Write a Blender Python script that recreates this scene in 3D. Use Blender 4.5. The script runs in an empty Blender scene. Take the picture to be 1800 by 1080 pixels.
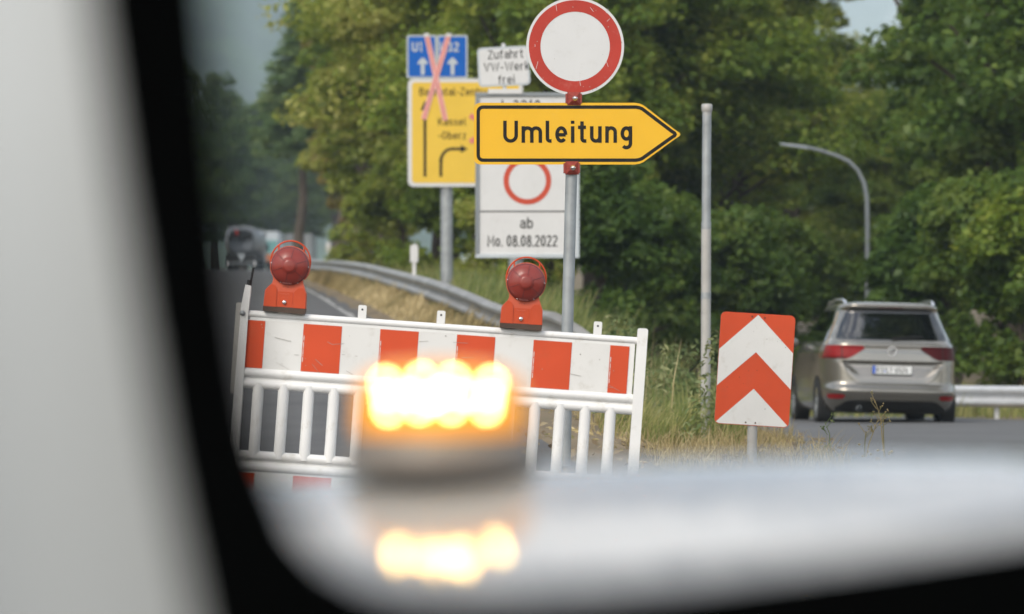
import bpy, math, random
import numpy as np
from mathutils import Vector, Matrix
random.seed(7)
rng = np.random.default_rng(11)
R = math.radians
scene = bpy.context.scene
col = scene.collection

# ------------------------------------------------------------------ camera, world, sun, exposure
ZC, YH, FPX = 1.1, 615.0, 6750.0          # eye height, horizon row and focal length in photo pixels
cam_d = bpy.data.cameras.new('camera')
cam_d.sensor_width = 36.0
cam_d.lens = 135.0
cam_d.shift_y = (YH - 540.0) / 1800.0
cam_d.clip_start = 0.05
cam_d.clip_end = 6000
cam_d.dof.use_dof = True
cam_d.dof.focus_distance = 22.6
cam_d.dof.aperture_fstop = 3.4
cam = bpy.data.objects.new('camera', cam_d)
col.objects.link(cam)
cam.location = (0, 0, ZC)
cam.rotation_euler = (R(90), 0, 0)
scene.camera = cam

SUN_EL, SUN_AZ = 40.0, 210.0               # azimuth clockwise from +Y
world = bpy.data.worlds.new('World')
scene.world = world
world.use_nodes = True
wn, wl = world.node_tree.nodes, world.node_tree.links
wn.clear()
wo = wn.new('ShaderNodeOutputWorld')
bg = wn.new('ShaderNodeBackground')
sky = wn.new('ShaderNodeTexSky')
sky.sky_type = 'NISHITA'
sky.sun_disc = False
sky.sun_elevation = R(SUN_EL)
sky.sun_rotation = R(SUN_AZ)
sky.air_density = 1.2
sky.dust_density = 2.0
tc = wn.new('ShaderNodeTexCoord')
mp = wn.new('ShaderNodeMapping')
mp.inputs['Scale'].default_value = (1.6, 1.6, 3.2)
cn = wn.new('ShaderNodeTexNoise')
cn.inputs['Scale'].default_value = 3.6
cn.inputs['Detail'].default_value = 7
cn.inputs['Roughness'].default_value = 0.6
cr = wn.new('ShaderNodeValToRGB')
cr.color_ramp.elements[0].position = 0.44
cr.color_ramp.elements[1].position = 0.60
cm = wn.new('ShaderNodeMixRGB')
cm.inputs['Color2'].default_value = (11.5, 11.5, 11.6, 1)
wl.new(tc.outputs['Generated'], mp.inputs['Vector'])
wl.new(mp.outputs['Vector'], cn.inputs['Vector'])
wl.new(cn.outputs['Fac'], cr.inputs['Fac'])
wl.new(cr.outputs['Color'], cm.inputs['Fac'])
wl.new(sky.outputs['Color'], cm.inputs['Color1'])
wl.new(cm.outputs['Color'], bg.inputs['Color'])
bg.inputs['Strength'].default_value = 0.15
wl.new(bg.outputs['Background'], wo.inputs['Surface'])

sun_d = bpy.data.lights.new('sun', 'SUN')
sun_d.energy = 1.75
sun_d.angle = R(20)
sun_d.color = (1.0, 0.93, 0.82)
sun = bpy.data.objects.new('sun', sun_d)
col.objects.link(sun)
sd = Vector((math.sin(R(SUN_AZ)) * math.cos(R(SUN_EL)), math.cos(R(SUN_AZ)) * math.cos(R(SUN_EL)), math.sin(R(SUN_EL))))
sun.rotation_euler = sd.to_track_quat('Z', 'Y').to_euler()

scene.view_settings.view_transform = 'Standard'
scene.view_settings.look = 'None'
scene.view_settings.exposure = 0.12
scene.view_settings.gamma = 1.0
scene.render.engine = 'CYCLES'
scene.cycles.use_denoising = True
scene.cycles.max_bounces = 6
scene.cycles.transparent_max_bounces = 6
scene.cycles.volume_bounces = 0

# ------------------------------------------------------------------ helpers
def P(px, py, d):
    """world point seen at photo pixel (px, py) at depth d: used to read real positions off the photo"""
    return Vector(((px - 900.0) / FPX * d, d, ZC + (YH - py) / FPX * d))

def tag(o, label=None, cat=None, group=None, kind=None):
    if label: o['label'] = label
    if cat: o['category'] = cat
    if group: o['group'] = group
    if kind: o['kind'] = kind
    return o

def empty(name, loc, rot=(0, 0, 0)):
    o = bpy.data.objects.new(name, None)
    o.empty_display_size = 0.2
    col.objects.link(o)
    o.location = loc
    o.rotation_euler = rot
    return o

def copy_tree(o, parent=None):
    c = o.copy()
    col.objects.link(c)
    if parent: c.parent = parent
    for ch in list(o.children):
        copy_tree(ch, c)
    return c

class MB:
    """collects shapes, then links them as ONE mesh object"""
    def __init__(s):
        s.v, s.f, s.m, s.sm = [], [], [], []
    def add(s, vs, fs, mi=0, smooth=False):
        b = len(s.v)
        s.v += [tuple(p) for p in vs]
        for f in fs:
            s.f.append(tuple(b + i for i in f)); s.m.append(mi); s.sm.append(smooth)
    def box(s, c, d, mi=0, M=None):
        x, y, z = d[0] / 2, d[1] / 2, d[2] / 2
        vs = [Vector((a * x, b * y, e * z)) for a in (-1, 1) for b in (-1, 1) for e in (-1, 1)]
        if M is not None: vs = [M @ q for q in vs]
        vs = [q + Vector(c) for q in vs]
        s.add(vs, [(0, 1, 3, 2), (4, 6, 7, 5), (0, 4, 5, 1), (2, 3, 7, 6), (0, 2, 6, 4), (1, 5, 7, 3)], mi)
    def tube(s, pts, r, n=10, mi=0, cap=True, smooth=True):
        pts = [Vector(p) for p in pts]
        rs = r if isinstance(r, (list, tuple)) else [r] * len(pts)
        vs, fs = [], []
        up = None
        for i, p in enumerate(pts):
            t = (pts[min(i + 1, len(pts) - 1)] - pts[max(i - 1, 0)]).normalized()
            if up is None:
                up = Vector((0, 1, 0)) if abs(t.y) < 0.9 else Vector((1, 0, 0))
            a = (up - t * up.dot(t)).normalized()
            b = t.cross(a)
            up = a
            for k in range(n):
                th = 2 * math.pi * k / n
                vs.append(p + (a * math.cos(th) + b * math.sin(th)) * rs[i])
        for i in range(len(pts) - 1):
            for k in range(n):
                k2 = (k + 1) % n
                fs.append((i * n + k, i * n + k2, (i + 1) * n + k2, (i + 1) * n + k))
        s.add(vs, fs, mi, smooth)
        if cap:
            L = len(pts) - 1
            s.add(vs[:n], [tuple(range(n))[::-1]], mi)
            s.add(vs[L * n:], [tuple(range(n))], mi)
    def lathe(s, prof, n=32, mi=0, axis='Z', c=(0, 0, 0), smooth=True, a0=0.0):
        vs, fs = [], []
        for r, h in prof:
            for k in range(n):
                th = 2 * math.pi * k / n + a0
                x, y = r * math.cos(th), r * math.sin(th)
                q = (x, y, h) if axis == 'Z' else ((x, -h, y) if axis == '-Y' else (h, x, y))
                vs.append((q[0] + c[0], q[1] + c[1], q[2] + c[2]))
        for i in range(len(prof) - 1):
            for k in range(n):
                k2 = (k + 1) % n
                fs.append((i * n + k, i * n + k2, (i + 1) * n + k2, (i + 1) * n + k))
        s.add(vs, fs, mi, smooth)
    # --- flat work in a plate's own plane: u right, v up, facing -Y, y = depth of the face
    def poly(s, uv, y, mi=0, back=None, side_mi=None):
        """flat polygon facing -Y at y; with back it is extruded to y = back"""
        n = len(uv)
        s.add([(u, y, v) for u, v in uv], [tuple(range(n))], mi)
        if back is not None:
            vs = [(u, y, v) for u, v in uv] + [(u, back, v) for u, v in uv]
            sm_ = mi if side_mi is None else side_mi
            s.add(vs, [(i, n + i, n + (i + 1) % n, (i + 1) % n) for i in range(n)], sm_)
            s.add([(u, back, v) for u, v in uv], [tuple(range(n))[::-1]], sm_)
    def ribbon(s, pts, w, y, mi=0, closed=False):
        p = [Vector((a, b)) for a, b in pts]
        n = len(p)
        L = []
        for i in range(n):
            if closed:
                d1 = (p[i] - p[i - 1]).normalized(); d2 = (p[(i + 1) % n] - p[i]).normalized()
            else:
                d1 = (p[i] - p[i - 1]).normalized() if i > 0 else None
                d2 = (p[i + 1] - p[i]).normalized() if i < n - 1 else None
                d1 = d1 or d2; d2 = d2 or d1
            n1 = Vector((-d1.y, d1.x)); n2 = Vector((-d2.y, d2.x))
            m = (n1 + n2)
            m = m.normalized() if m.length > 1e-6 else n1
            k = min(1.6, 1.0 / max(0.35, m.dot(n1)))
            L.append((p[i] + m * w / 2 * k, p[i] - m * w / 2 * k))
        vs = []
        for a, b in L: vs += [(a.x, y, a.y), (b.x, y, b.y)]
        fs = []
        for i in range(n if closed else n - 1):
            j = (i + 1) % n
            fs.append((2 * i, 2 * i + 1, 2 * j + 1, 2 * j))
        s.add(vs, fs, mi)
    def ring(s, c, r1, r0, y, mi=0, n=64):
        vs, fs = [], []
        for k in range(n):
            th = 2 * math.pi * k / n
            for r in (r1, r0): vs.append((c[0] + r * math.cos(th), y, c[1] + r * math.sin(th)))
        for k in range(n):
            j = (k + 1) % n
            fs.append((2 * k, 2 * j, 2 * j + 1, 2 * k + 1))
        s.add(vs, fs, mi)
    def disc(s, c, r, y, mi=0, n=64, back=None, side_mi=None):
        s.poly([(c[0] + r * math.cos(2 * math.pi * k / n), c[1] + r * math.sin(2 * math.pi * k / n)) for k in range(n)], y, mi, back, side_mi)
    def text(s, txt, u, v, cap, y, mi=0, sw=0.15, xs=1.0, gap=0.12):
        x = u
        i = 0
        for ch in txt:
            if ch == ' ':
                x += 0.38 * cap * xs; continue
            strokes, w = glyph(ch, sw)
            for st in strokes:
                s.ribbon([(x + a * cap * xs, v + b * cap) for a, b in st], sw * cap * (0.5 + 0.5 * xs), y - 0.0003 * (i % 4), mi)
                i += 1
            x += (w + gap) * cap * xs
        return x
    def build(s, name, mats, parent=None, loc=None, bevel=0.0, segs=2, auto=None):
        me = bpy.data.meshes.new(name)
        me.from_pydata(s.v, [], s.f)
        mats = mats if isinstance(mats, (list, tuple)) else [mats]
        for m in mats: me.materials.append(m)
        me.polygons.foreach_set('material_index', s.m)
        me.polygons.foreach_set('use_smooth', s.sm)
        me.update()
        o = bpy.data.objects.new(name, me)
        col.objects.link(o)
        if parent is not None: o.parent = parent
        if loc is not None: o.location = loc
        if bevel > 0:
            b = o.modifiers.new('bevel', 'BEVEL')
            b.width = bevel; b.segments = segs; b.limit_method = 'ANGLE'; b.angle_limit = R(40)
        return o

def arc(cx, cy, rx, ry, a0, a1, n=14):
    return [(cx + rx * math.cos(R(a0 + (a1 - a0) * i / n)), cy + ry * math.sin(R(a0 + (a1 - a0) * i / n))) for i in range(n + 1)]

def rrect(x0, z0, x1, z1, r, n=6):
    return (arc(x1 - r, z0 + r, r, r, -90, 0, n) + arc(x1 - r, z1 - r, r, r, 0, 90, n)
            + arc(x0 + r, z1 - r, r, r, 90, 180, n) + arc(x0 + r, z0 + r, r, r, 180, 270, n))

def glyph(ch, sw):
    """road-sign lettering as stroke centre lines, cap height 1"""
    h = sw / 2
    X = 0.75
    def bowl(w): return arc(w / 2, X / 2, w / 2 - h, X / 2 - h, 0, 360, 28)
    if ch == 'U':
        w = .67; return [[(h, 1)] + arc(w / 2, w / 2, w / 2 - h, w / 2 - h, 180, 360) + [(w - h, 1)]], w
    if ch == 'm':
        w = .93; xm = w / 2; q = (xm - h) / 2
        return [[(h, 0), (h, X)], [(h, X - h - q)] + arc(h + q, X - h - q * .95, q, q * .95, 180, 0)[1:] + [(xm, 0)],
                [(xm, X - h - q)] + arc(xm + q, X - h - q * .95, q, q * .95, 180, 0)[1:] + [(w - h, 0)]], w
    if ch in 'nh':
        w = .53; q = (w - 2 * h) / 2
        return [[(h, 0), (h, X if ch == 'n' else 1)], [(h, X - h - q)] + arc(w / 2, X - h - q, q, q, 180, 0)[1:] + [(w - h, 0)]], w
    if ch == 'u':
        w = .53; q = (w - 2 * h) / 2
        return [[(w - h, 0), (w - h, X)], [(h, X), (h, h + q)] + arc(w / 2, h + q, q, q, 180, 360)[1:]], w
    if ch == 'l':
        return [[(h, 1), (h, .2)] + arc(h + .12, .2, .12, .2 - h, 180, 270, 6)[1:] + [(.27, h)]], .27
    if ch == 'e':
        w = .55; rx, ry = w / 2 - h, X / 2 - h
        return [[(h, .36), (w - h, .36)], [(w - h, .36)] + arc(w / 2, X / 2, rx, ry, 0, 318, 26)], w
    if ch == 'i': return [[(h, 0), (h, X)], [(h, .86), (h, 1.0)]], sw
    if ch == 't': return [[(.1 + h, .97), (.1 + h, .2)] + arc(.1 + h + .11, .2, .11, .2 - h, 180, 270, 6)[1:] + [(.38, h)], [(0, .70), (.36, .70)]], .38
    if ch == 'g':
        w = .53; q = w / 2 - h
        return [arc(w / 2, .42, q, .33 - h, 0, 360, 26), [(w - h, X), (w - h, -.02)] + arc(w / 2, -.02, q, .2, 0, -140, 12)[1:]], w
    if ch == 'a':
        w = .52; q = w / 2 - h
        return [arc(w / 2, X - h - q * .8, q, q * .8, 155, 0, 12) + [(w - h, 0)],
                [(w - h, .43), (.26, .43)] + arc(.24, .255, .24 - h, .175, 90, 270, 12)[1:] + [(.3, h), (w - h, .17)]], w
    if ch == 'b': return [[(h, 0), (h, 1)], bowl(.54)], .54
    if ch == 'o': return [bowl(.55)], .55
    if ch == 's':
        w = .48; q = X / 4 - h / 2
        return [arc(w / 2, X - h - q, w / 2 - h, q, 25, 270, 14) + arc(w / 2, h + q, w / 2 - h, q, 90, -155, 14)[1:]], w
    if ch == 'z': return [[(.02, X - h), (.44, X - h), (.03, h), (.46, h)]], .47
    if ch == 'r': return [[(h, 0), (h, X)], [(h, X - .26)] + arc(h + .22, X - .26, .22, .26 - h, 180, 80, 8)[1:]], .38
    if ch == 'f': return [[(.1 + h, 0), (.1 + h, .78)] + arc(.1 + h + .17, .78, .17, .22 - h, 180, 80, 8)[1:], [(0, .68), (.36, .68)]], .38
    if ch == 'k': return [[(h, 0), (h, 1)], [(h, .27), (.46, X)], [(.2, .42), (.5, 0)]], .5
    if ch == 'Z': return [[(.04, 1 - h), (.54, 1 - h), (.04, h), (.57, h)]], .58
    if ch == 'V': return [[(.05, 1), (.33, h * .6), (.61, 1)]], .66
    if ch == 'W': return [[(.05, 1), (.27, h * .6), (.47, .9), (.67, h * .6), (.89, 1)]], .94
    if ch == 'M': return [[(h, 0), (h, .96), (.4, .32), (.8 - h, .96), (.8 - h, 0)]], .8
    if ch == 'K': return [[(h, 0), (h, 1)], [(h, .38), (.58, 1)], [(.25, .55), (.62, 0)]], .62
    if ch == 'L': return [[(h, 1), (h, h), (.5, h)]], .5
    if ch == 'I': return [[(h, 0), (h, 1)]], sw
    if ch == 'O': return [arc(.35, .5, .35 - h, .5 - h, 0, 360, 30)], .7
    if ch == 'B':
        w = .62
        return [[(h, h), (h, 1 - h), (.34, 1 - h)] + arc(.34, .76, w - .36 - h, .24 - h, 90, -90, 10)[1:] + [(h, .52)],
                [(.3, .52)] + arc(.33, .28, w - .33 - h, .27 - h / 2, 75, -90, 10) + [(h, h)]], w
    if ch == 'S':
        w = .6; q = .25 - h / 2
        return [arc(w / 2, 1 - h - q, w / 2 - h, q, 25, 270, 14) + arc(w / 2, h + q, w / 2 - h, q, 90, -155, 14)[1:]], w
    if ch == '0': return [arc(.28, .5, .28 - h, .5 - h, 0, 360, 28)], .56
    if ch == '1': return [[(.04, .78), (.3 - h, .97), (.3 - h, 0)]], .34
    if ch == '2': return [arc(.28, .72, .28 - h, .28 - h, 165, -30, 14) + [(.05, h), (.55, h)]], .56
    if ch == '3': return [arc(.26, .74, .26 - h, .26 - h, 150, -90, 14), arc(.27, .26 + h / 2, .27 - h, .26 - h / 2, 90, -155, 14)], .55
    if ch == '4': return [[(.38, 1), (.06, .28), (.58, .28)], [(.42, .5), (.42, 0)]], .6
    if ch == '5': return [[(.5, 1 - h), (.12, 1 - h), (.1, .52)] + arc(.28, .32, .28 - h, .32 - h, 125, -150, 16)], .56
    if ch == '6': return [arc(.28, .3, .28 - h, .3 - h, 0, 360, 22), [(h, .33), (.18, .75), (.34, 1)]], .56
    if ch == '8': return [arc(.28, .74, .24 - h, .26 - h, 0, 360, 22), arc(.28, .27, .28 - h, .27 - h / 2, 0, 360, 22)], .56
    if ch == '9': return [arc(.28, .7, .28 - h, .3 - h, 0, 360, 22), [(.56 - h, .67), (.38, .25), (.22, 0)]], .56
    if ch == '-': return [[(.02, .4), (.34, .4)]], .36
    if ch == '.': return [[(h, 0), (h, sw)]], sw
    return [], .3

# ------------------------------------------------------------------ materials
def mat(name, color, rough=0.5, metal=0.0, var=0.0, vscale=6.0, dirt=None, dirt_amt=0.0, coat=0.0, bump=0.0, bscale=60.0, spec=0.5, coords='Object', emit=None, estr=0.0):
    m = bpy.data.materials.new(name)
    m.use_nodes = True
    nt = m.node_tree
    b = nt.nodes['Principled BSDF']
    b.inputs['Base Color'].default_value = (*color, 1)
    b.inputs['Roughness'].default_value = rough
    b.inputs['Metallic'].default_value = metal
    b.inputs['Coat Weight'].default_value = coat
    b.inputs['Coat Roughness'].default_value = 0.05
    b.inputs['Specular IOR Level'].default_value = spec
    if emit:
        b.inputs['Emission Color'].default_value = (*emit, 1)
        b.inputs['Emission Strength'].default_value = estr
    t = nt.nodes.new('ShaderNodeTexCoord')
    src = None
    if var > 0:
        n = nt.nodes.new('ShaderNodeTexNoise')
        n.inputs['Scale'].default_value = vscale
        n.inputs['Detail'].default_value = 5
        nt.links.new(t.outputs[coords], n.inputs['Vector'])
        r = nt.nodes.new('ShaderNodeMapRange')
        r.inputs['From Min'].default_value = 0.3; r.inputs['From Max'].default_value = 0.7
        r.inputs['To Min'].default_value = 1 - var; r.inputs['To Max'].default_value = 1 + var
        nt.links.new(n.outputs['Fac'], r.inputs['Value'])
        x = nt.nodes.new('ShaderNodeVectorMath'); x.operation = 'SCALE'
        x.inputs[0].default_value = color
        nt.links.new(r.outputs['Result'], x.inputs['Scale'])
        src = x.outputs['Vector']
    if dirt:
        n2 = nt.nodes.new('ShaderNodeTexNoise')
        n2.inputs['Scale'].default_value = vscale * 3.1
        n2.inputs['Detail'].default_value = 8
        n2.inputs['Roughness'].default_value = 0.7
        nt.links.new(t.outputs[coords], n2.inputs['Vector'])
        r2 = nt.nodes.new('ShaderNodeMapRange')
        r2.inputs['From Min'].default_value = 0.55; r2.inputs['From Max'].default_value = 0.78
        r2.inputs['To Max'].default_value = dirt_amt
        nt.links.new(n2.outputs['Fac'], r2.inputs['Value'])
        mx = nt.nodes.new('ShaderNodeMixRGB')
        mx.inputs['Color1'].default_value = (*color, 1)
        if src: nt.links.new(src, mx.inputs['Color1'])
        mx.inputs['Color2'].default_value = (*dirt, 1)
        nt.links.new(r2.outputs['Result'], mx.inputs['Fac'])
        src = mx.outputs['Color']
    if src: nt.links.new(src, b.inputs['Base Color'])
    if bump > 0:
        nb = nt.nodes.new('ShaderNodeTexNoise')
        nb.inputs['Scale'].default_value = bscale
        nb.inputs['Detail'].default_value = 4
        nt.links.new(t.outputs[coords], nb.inputs['Vector'])
        bp = nt.nodes.new('ShaderNodeBump')
        bp.inputs['Strength'].default_value = bump
        bp.inputs['Distance'].default_value = 0.01
        nt.links.new(nb.outputs['Fac'], bp.inputs['Height'])
        nt.links.new(bp.outputs['Normal'], b.inputs['Normal'])
    return m

def leaf_mat(name, c1, c2, c3, trans=0.35):
    m = bpy.data.materials.new(name)
    m.use_nodes = True
    nt = m.node_tree
    nt.nodes.clear()
    out = nt.nodes.new('ShaderNodeOutputMaterial')
    g = nt.nodes.new('ShaderNodeNewGeometry')
    oi = nt.nodes.new('ShaderNodeObjectInfo')
    tcn = nt.nodes.new('ShaderNodeTexCoord')
    nz = nt.nodes.new('ShaderNodeTexNoise')
    nz.inputs['Scale'].default_value = 0.55
    nz.inputs['Detail'].default_value = 2
    nt.links.new(tcn.outputs['Object'], nz.inputs['Vector'])
    ad = nt.nodes.new('ShaderNodeMath'); ad.operation = 'MULTIPLY_ADD'
    nt.links.new(g.outputs['Random Per Island'], ad.inputs[0])
    ad.inputs[1].default_value = 0.45
    m2 = nt.nodes.new('ShaderNodeMath'); m2.operation = 'MULTIPLY_ADD'
    nt.links.new(nz.outputs['Fac'], m2.inputs[0]); m2.inputs[1].default_value = 1.5; m2.inputs[2].default_value = -0.55
    m3 = nt.nodes.new('ShaderNodeMath'); m3.operation = 'MULTIPLY_ADD'
    nt.links.new(oi.outputs['Random'], m3.inputs[0]); m3.inputs[1].default_value = 0.25
    nt.links.new(m2.outputs[0], m3.inputs[2])
    nt.links.new(m3.outputs[0], ad.inputs[2])
    rp = nt.nodes.new('ShaderNodeValToRGB')
    rp.color_ramp.elements[0].color = (*c1, 1)
    rp.color_ramp.elements[0].position = 0.15
    rp.color_ramp.elements[1].color = (*c3, 1)
    rp.color_ramp.elements[1].position = 0.95
    e = rp.color_ramp.elements.new(0.55); e.color = (*c2, 1)
    nt.links.new(ad.outputs[0], rp.inputs['Fac'])
    d = nt.nodes.new('ShaderNodeBsdfDiffuse')
    t = nt.nodes.new('ShaderNodeBsdfTranslucent')
    gl = nt.nodes.new('ShaderNodeBsdfGlossy')
    gl.inputs['Roughness'].default_value = 0.45
    gl.inputs['Color'].default_value = (0.8, 0.85, 0.8, 1)
    nt.links.new(rp.outputs['Color'], d.inputs['Color'])
    hs = nt.nodes.new('ShaderNodeHueSaturation')
    hs.inputs['Value'].default_value = 1.4; hs.inputs['Hue'].default_value = 0.485
    nt.links.new(rp.outputs['Color'], hs.inputs['Color'])
    nt.links.new(hs.outputs['Color'], t.inputs['Color'])
    mx = nt.nodes.new('ShaderNodeMixShader'); mx.inputs['Fac'].default_value = trans
    nt.links.new(d.outputs[0], mx.inputs[1]); nt.links.new(t.outputs[0], mx.inputs[2])
    mx2 = nt.nodes.new('ShaderNodeMixShader'); mx2.inputs['Fac'].default_value = 0.02
    nt.links.new(mx.outputs[0], mx2.inputs[1]); nt.links.new(gl.outputs[0], mx2.inputs[2])
    nt.links.new(mx2.outputs[0], out.inputs['Surface'])
    return m

M = {}
M['asphalt'] = mat('asphalt', (.085, .081, .077), .85, var=.18, vscale=1.2, dirt=(.14, .13, .12), dirt_amt=.5, bump=.3, bscale=90)
M['asphalt_pale'] = mat('asphalt_pale', (.115, .114, .113), .88, var=.12, vscale=.7, dirt=(.075, .073, .07), dirt_amt=.45, bump=.3, bscale=90)
M['line_paint'] = mat('line_paint', (.33, .32, .30), .7, var=.15, vscale=3, dirt=(.2, .19, .17), dirt_amt=.6)
M['soil'] = mat('soil', (.17, .125, .07), .95, var=.35, vscale=.9, dirt=(.075, .085, .03), dirt_amt=.9, bump=.6, bscale=14)
M['kerb'] = mat('kerb', (.26, .25, .235), .9, var=.2, vscale=2, dirt=(.1, .09, .07), dirt_amt=.7)
M['white_plastic'] = mat('white_plastic', (.74, .735, .715), .38, var=.05, vscale=3, dirt=(.42, .37, .28), dirt_amt=.65)
M['white_film'] = mat('white_film', (.68, .672, .645), .45, var=.03, vscale=4, dirt=(.45, .42, .36), dirt_amt=.55, spec=.2)
M['red_film'] = mat('red_film', (.57, .075, .026), .42, var=.08, vscale=3, dirt=(.38, .10, .05), dirt_amt=.35, spec=.2)
M['sign_red'] = mat('sign_red', (.42, .045, .03), .4, var=.08, vscale=5, dirt=(.55, .30, .25), dirt_amt=.25, spec=.2)
M['ring_red'] = mat('ring_red', (.50, .075, .04), .45, var=.05, vscale=4, spec=.2)
M['sign_white'] = mat('sign_white', (.61, .61, .60), .42, var=.03, vscale=4, dirt=(.45, .43, .39), dirt_amt=.4, spec=.2)
M['sign_yellow'] = mat('sign_yellow', (.76, .43, .028), .42, var=.03, vscale=5, dirt=(.70, .45, .10), dirt_amt=.3, spec=.2)
M['far_yellow'] = mat('far_yellow', (.72, .48, .062), .5, var=.04, vscale=2, spec=.2)
M['sign_black'] = mat('sign_black', (.013, .012, .010), .45, var=.3, vscale=8, dirt=(.16, .14, .10), dirt_amt=.35, spec=.2)
M['sign_blue'] = mat('sign_blue', (.004, .10, .42), .45, var=.04, vscale=3, spec=.2)
M['sign_grey'] = mat('sign_grey', (.46, .50, .52), .5, .0, var=.06, vscale=4, spec=.2)
M['frame_grey'] = mat('frame_grey', (.24, .26, .27), .45, .5, var=.1, vscale=4)
M['galv'] = mat('galv', (.34, .36, .365), .55, .55, var=.16, vscale=7, dirt=(.2, .2, .19), dirt_amt=.5)
M['galv_pale'] = mat('galv_pale', (.42, .41, .385), .65, .25, var=.12, vscale=5, dirt=(.25, .23, .2), dirt_amt=.5)
M['lamp_grey'] = mat('lamp_grey', (.20, .22, .23), .5, .3, var=.08, vscale=2)
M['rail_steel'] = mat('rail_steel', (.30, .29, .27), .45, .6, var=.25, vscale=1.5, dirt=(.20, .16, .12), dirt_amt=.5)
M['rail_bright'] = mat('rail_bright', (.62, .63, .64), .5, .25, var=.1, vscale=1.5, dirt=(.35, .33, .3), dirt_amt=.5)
M['clamp_red'] = mat('clamp_red', (.26, .035, .022), .5, var=.15, vscale=20, dirt=(.4, .2, .15), dirt_amt=.4)
M['chrome'] = mat('chrome', (.75, .75, .74), .25, 1.0)
M['orange_plastic'] = mat('orange_plastic', (.50, .070, .024), .42, var=.06, vscale=12, dirt=(.42, .10, .05), dirt_amt=.4, spec=.2)
M['orange_pale'] = mat('orange_pale', (.54, .105, .055), .42, var=.05, vscale=12, dirt=(.45, .12, .07), dirt_amt=.4, spec=.2)
M['red_lens'] = mat('red_lens', (.23, .028, .018), .36, var=.12, vscale=9, coat=.12)
M['lens_trim'] = mat('lens_trim', (.13, .014, .010), .3, coat=.3, var=.1, vscale=20)
M['brown_strip'] = mat('brown_strip', (.055, .030, .018), .6, var=.2, vscale=15)
M['scuff'] = mat('scuff', (.30, .28, .25), .7, var=.3, vscale=20)
M['tape'] = mat('tape', (.72, .38, .34), .5, var=.08, vscale=4)
M['tape_red'] = mat('tape_red', (.60, .17, .15), .5, var=.08, vscale=4)
M['black_rubber'] = mat('black_rubber', (.0016, .0018, .0018), 1.0, var=.1, vscale=9, spec=0)
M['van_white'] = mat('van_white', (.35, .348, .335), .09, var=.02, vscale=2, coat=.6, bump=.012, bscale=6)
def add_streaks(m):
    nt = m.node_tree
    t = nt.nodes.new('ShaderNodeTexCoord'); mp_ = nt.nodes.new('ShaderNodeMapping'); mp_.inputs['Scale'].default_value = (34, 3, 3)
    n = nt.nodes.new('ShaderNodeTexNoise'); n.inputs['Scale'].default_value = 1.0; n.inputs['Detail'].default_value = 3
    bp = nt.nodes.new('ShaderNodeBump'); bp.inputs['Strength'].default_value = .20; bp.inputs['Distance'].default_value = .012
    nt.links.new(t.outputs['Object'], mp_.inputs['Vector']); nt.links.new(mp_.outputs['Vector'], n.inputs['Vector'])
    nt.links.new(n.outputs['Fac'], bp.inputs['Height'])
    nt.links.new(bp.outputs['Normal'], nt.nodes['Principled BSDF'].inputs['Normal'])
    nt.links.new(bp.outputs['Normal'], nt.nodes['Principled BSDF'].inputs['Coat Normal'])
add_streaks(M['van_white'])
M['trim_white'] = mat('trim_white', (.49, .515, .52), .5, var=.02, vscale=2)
M['beacon_base'] = mat('beacon_base', (.15, .13, .11), .5, var=.1, vscale=10)
M['amber_dome'] = mat('amber_dome', (.5, .18, .01), .2, emit=(1.0, .40, .03), estr=.55)
M['led'] = mat('led', (1, .8, .4), .3, emit=(1.0, .66, .22), estr=28.0)
M['car_paint'] = mat('car_paint', (.28, .262, .23), .22, .75, coat=.7, var=.02, vscale=2)
M['car_glass'] = mat('car_glass', (.004, .005, .006), .03, var=.05, vscale=1, spec=1.0, coat=.8)
M['tail_red'] = mat('tail_red', (.25, .010, .010), .35, var=.15, vscale=9, spec=.25)
M['tail_dark'] = mat('tail_dark', (.06, .005, .006), .4, var=.1, vscale=9, spec=.15)
M['car_black'] = mat('car_black', (.010, .010, .010), .55, var=.1, vscale=8)
M['tyre'] = mat('tyre', (.012, .012, .012), .8, var=.15, vscale=12)
M['plate_white'] = mat('plate_white', (.68, .69, .68), .4, var=.02, vscale=8)
M['plate_blue'] = mat('plate_blue', (.01, .09, .5), .4, var=.02, vscale=8)
M['tank'] = mat('tank', (.26, .27, .275), .35, .5, var=.1, vscale=1.5)
M['teal'] = mat('teal', (.13, .30, .29), .5, var=.1, vscale=2)
M['orange_dull'] = mat('orange_dull', (.40, .12, .035), .5, var=.1, vscale=2)
M['lamp_lens'] = mat('lamp_lens', (.8, .8, .8), .2, coat=.5, var=.05, vscale=4)
M['bark'] = mat('bark', (.075, .058, .042), .95, var=.3, vscale=3, bump=.6, bscale=12)
M['straw'] = leaf_mat('straw', (.15, .14, .055), (.36, .28, .13), (.60, .49, .27), .25)
M['grass_green'] = leaf_mat('grass_green', (.05, .085, .02), (.16, .20, .05), (.42, .37, .15), .3)
M['weed'] = leaf_mat('weed', (.065, .10, .035), (.14, .19, .07), (.32, .32, .15), .3)
LEAF = {
    'dark': leaf_mat('leaf_dark', (.045, .092, .015), (.088, .150, .023), (.170, .225, .042), .42),
    'mid': leaf_mat('leaf_mid', (.085, .150, .018), (.180, .250, .032), (.350, .370, .065), .42),
    'light': leaf_mat('leaf_light', (.125, .175, .022), (.225, .275, .042), (.420, .410, .110), .42),
    'rust': leaf_mat('leaf_rust', (.150, .150, .030), (.270, .210, .055), (.400, .205, .070), .42),
    'fir': leaf_mat('leaf_fir', (.075, .145, .050), (.130, .210, .080), (.22, .29, .10), .35),
}

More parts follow.
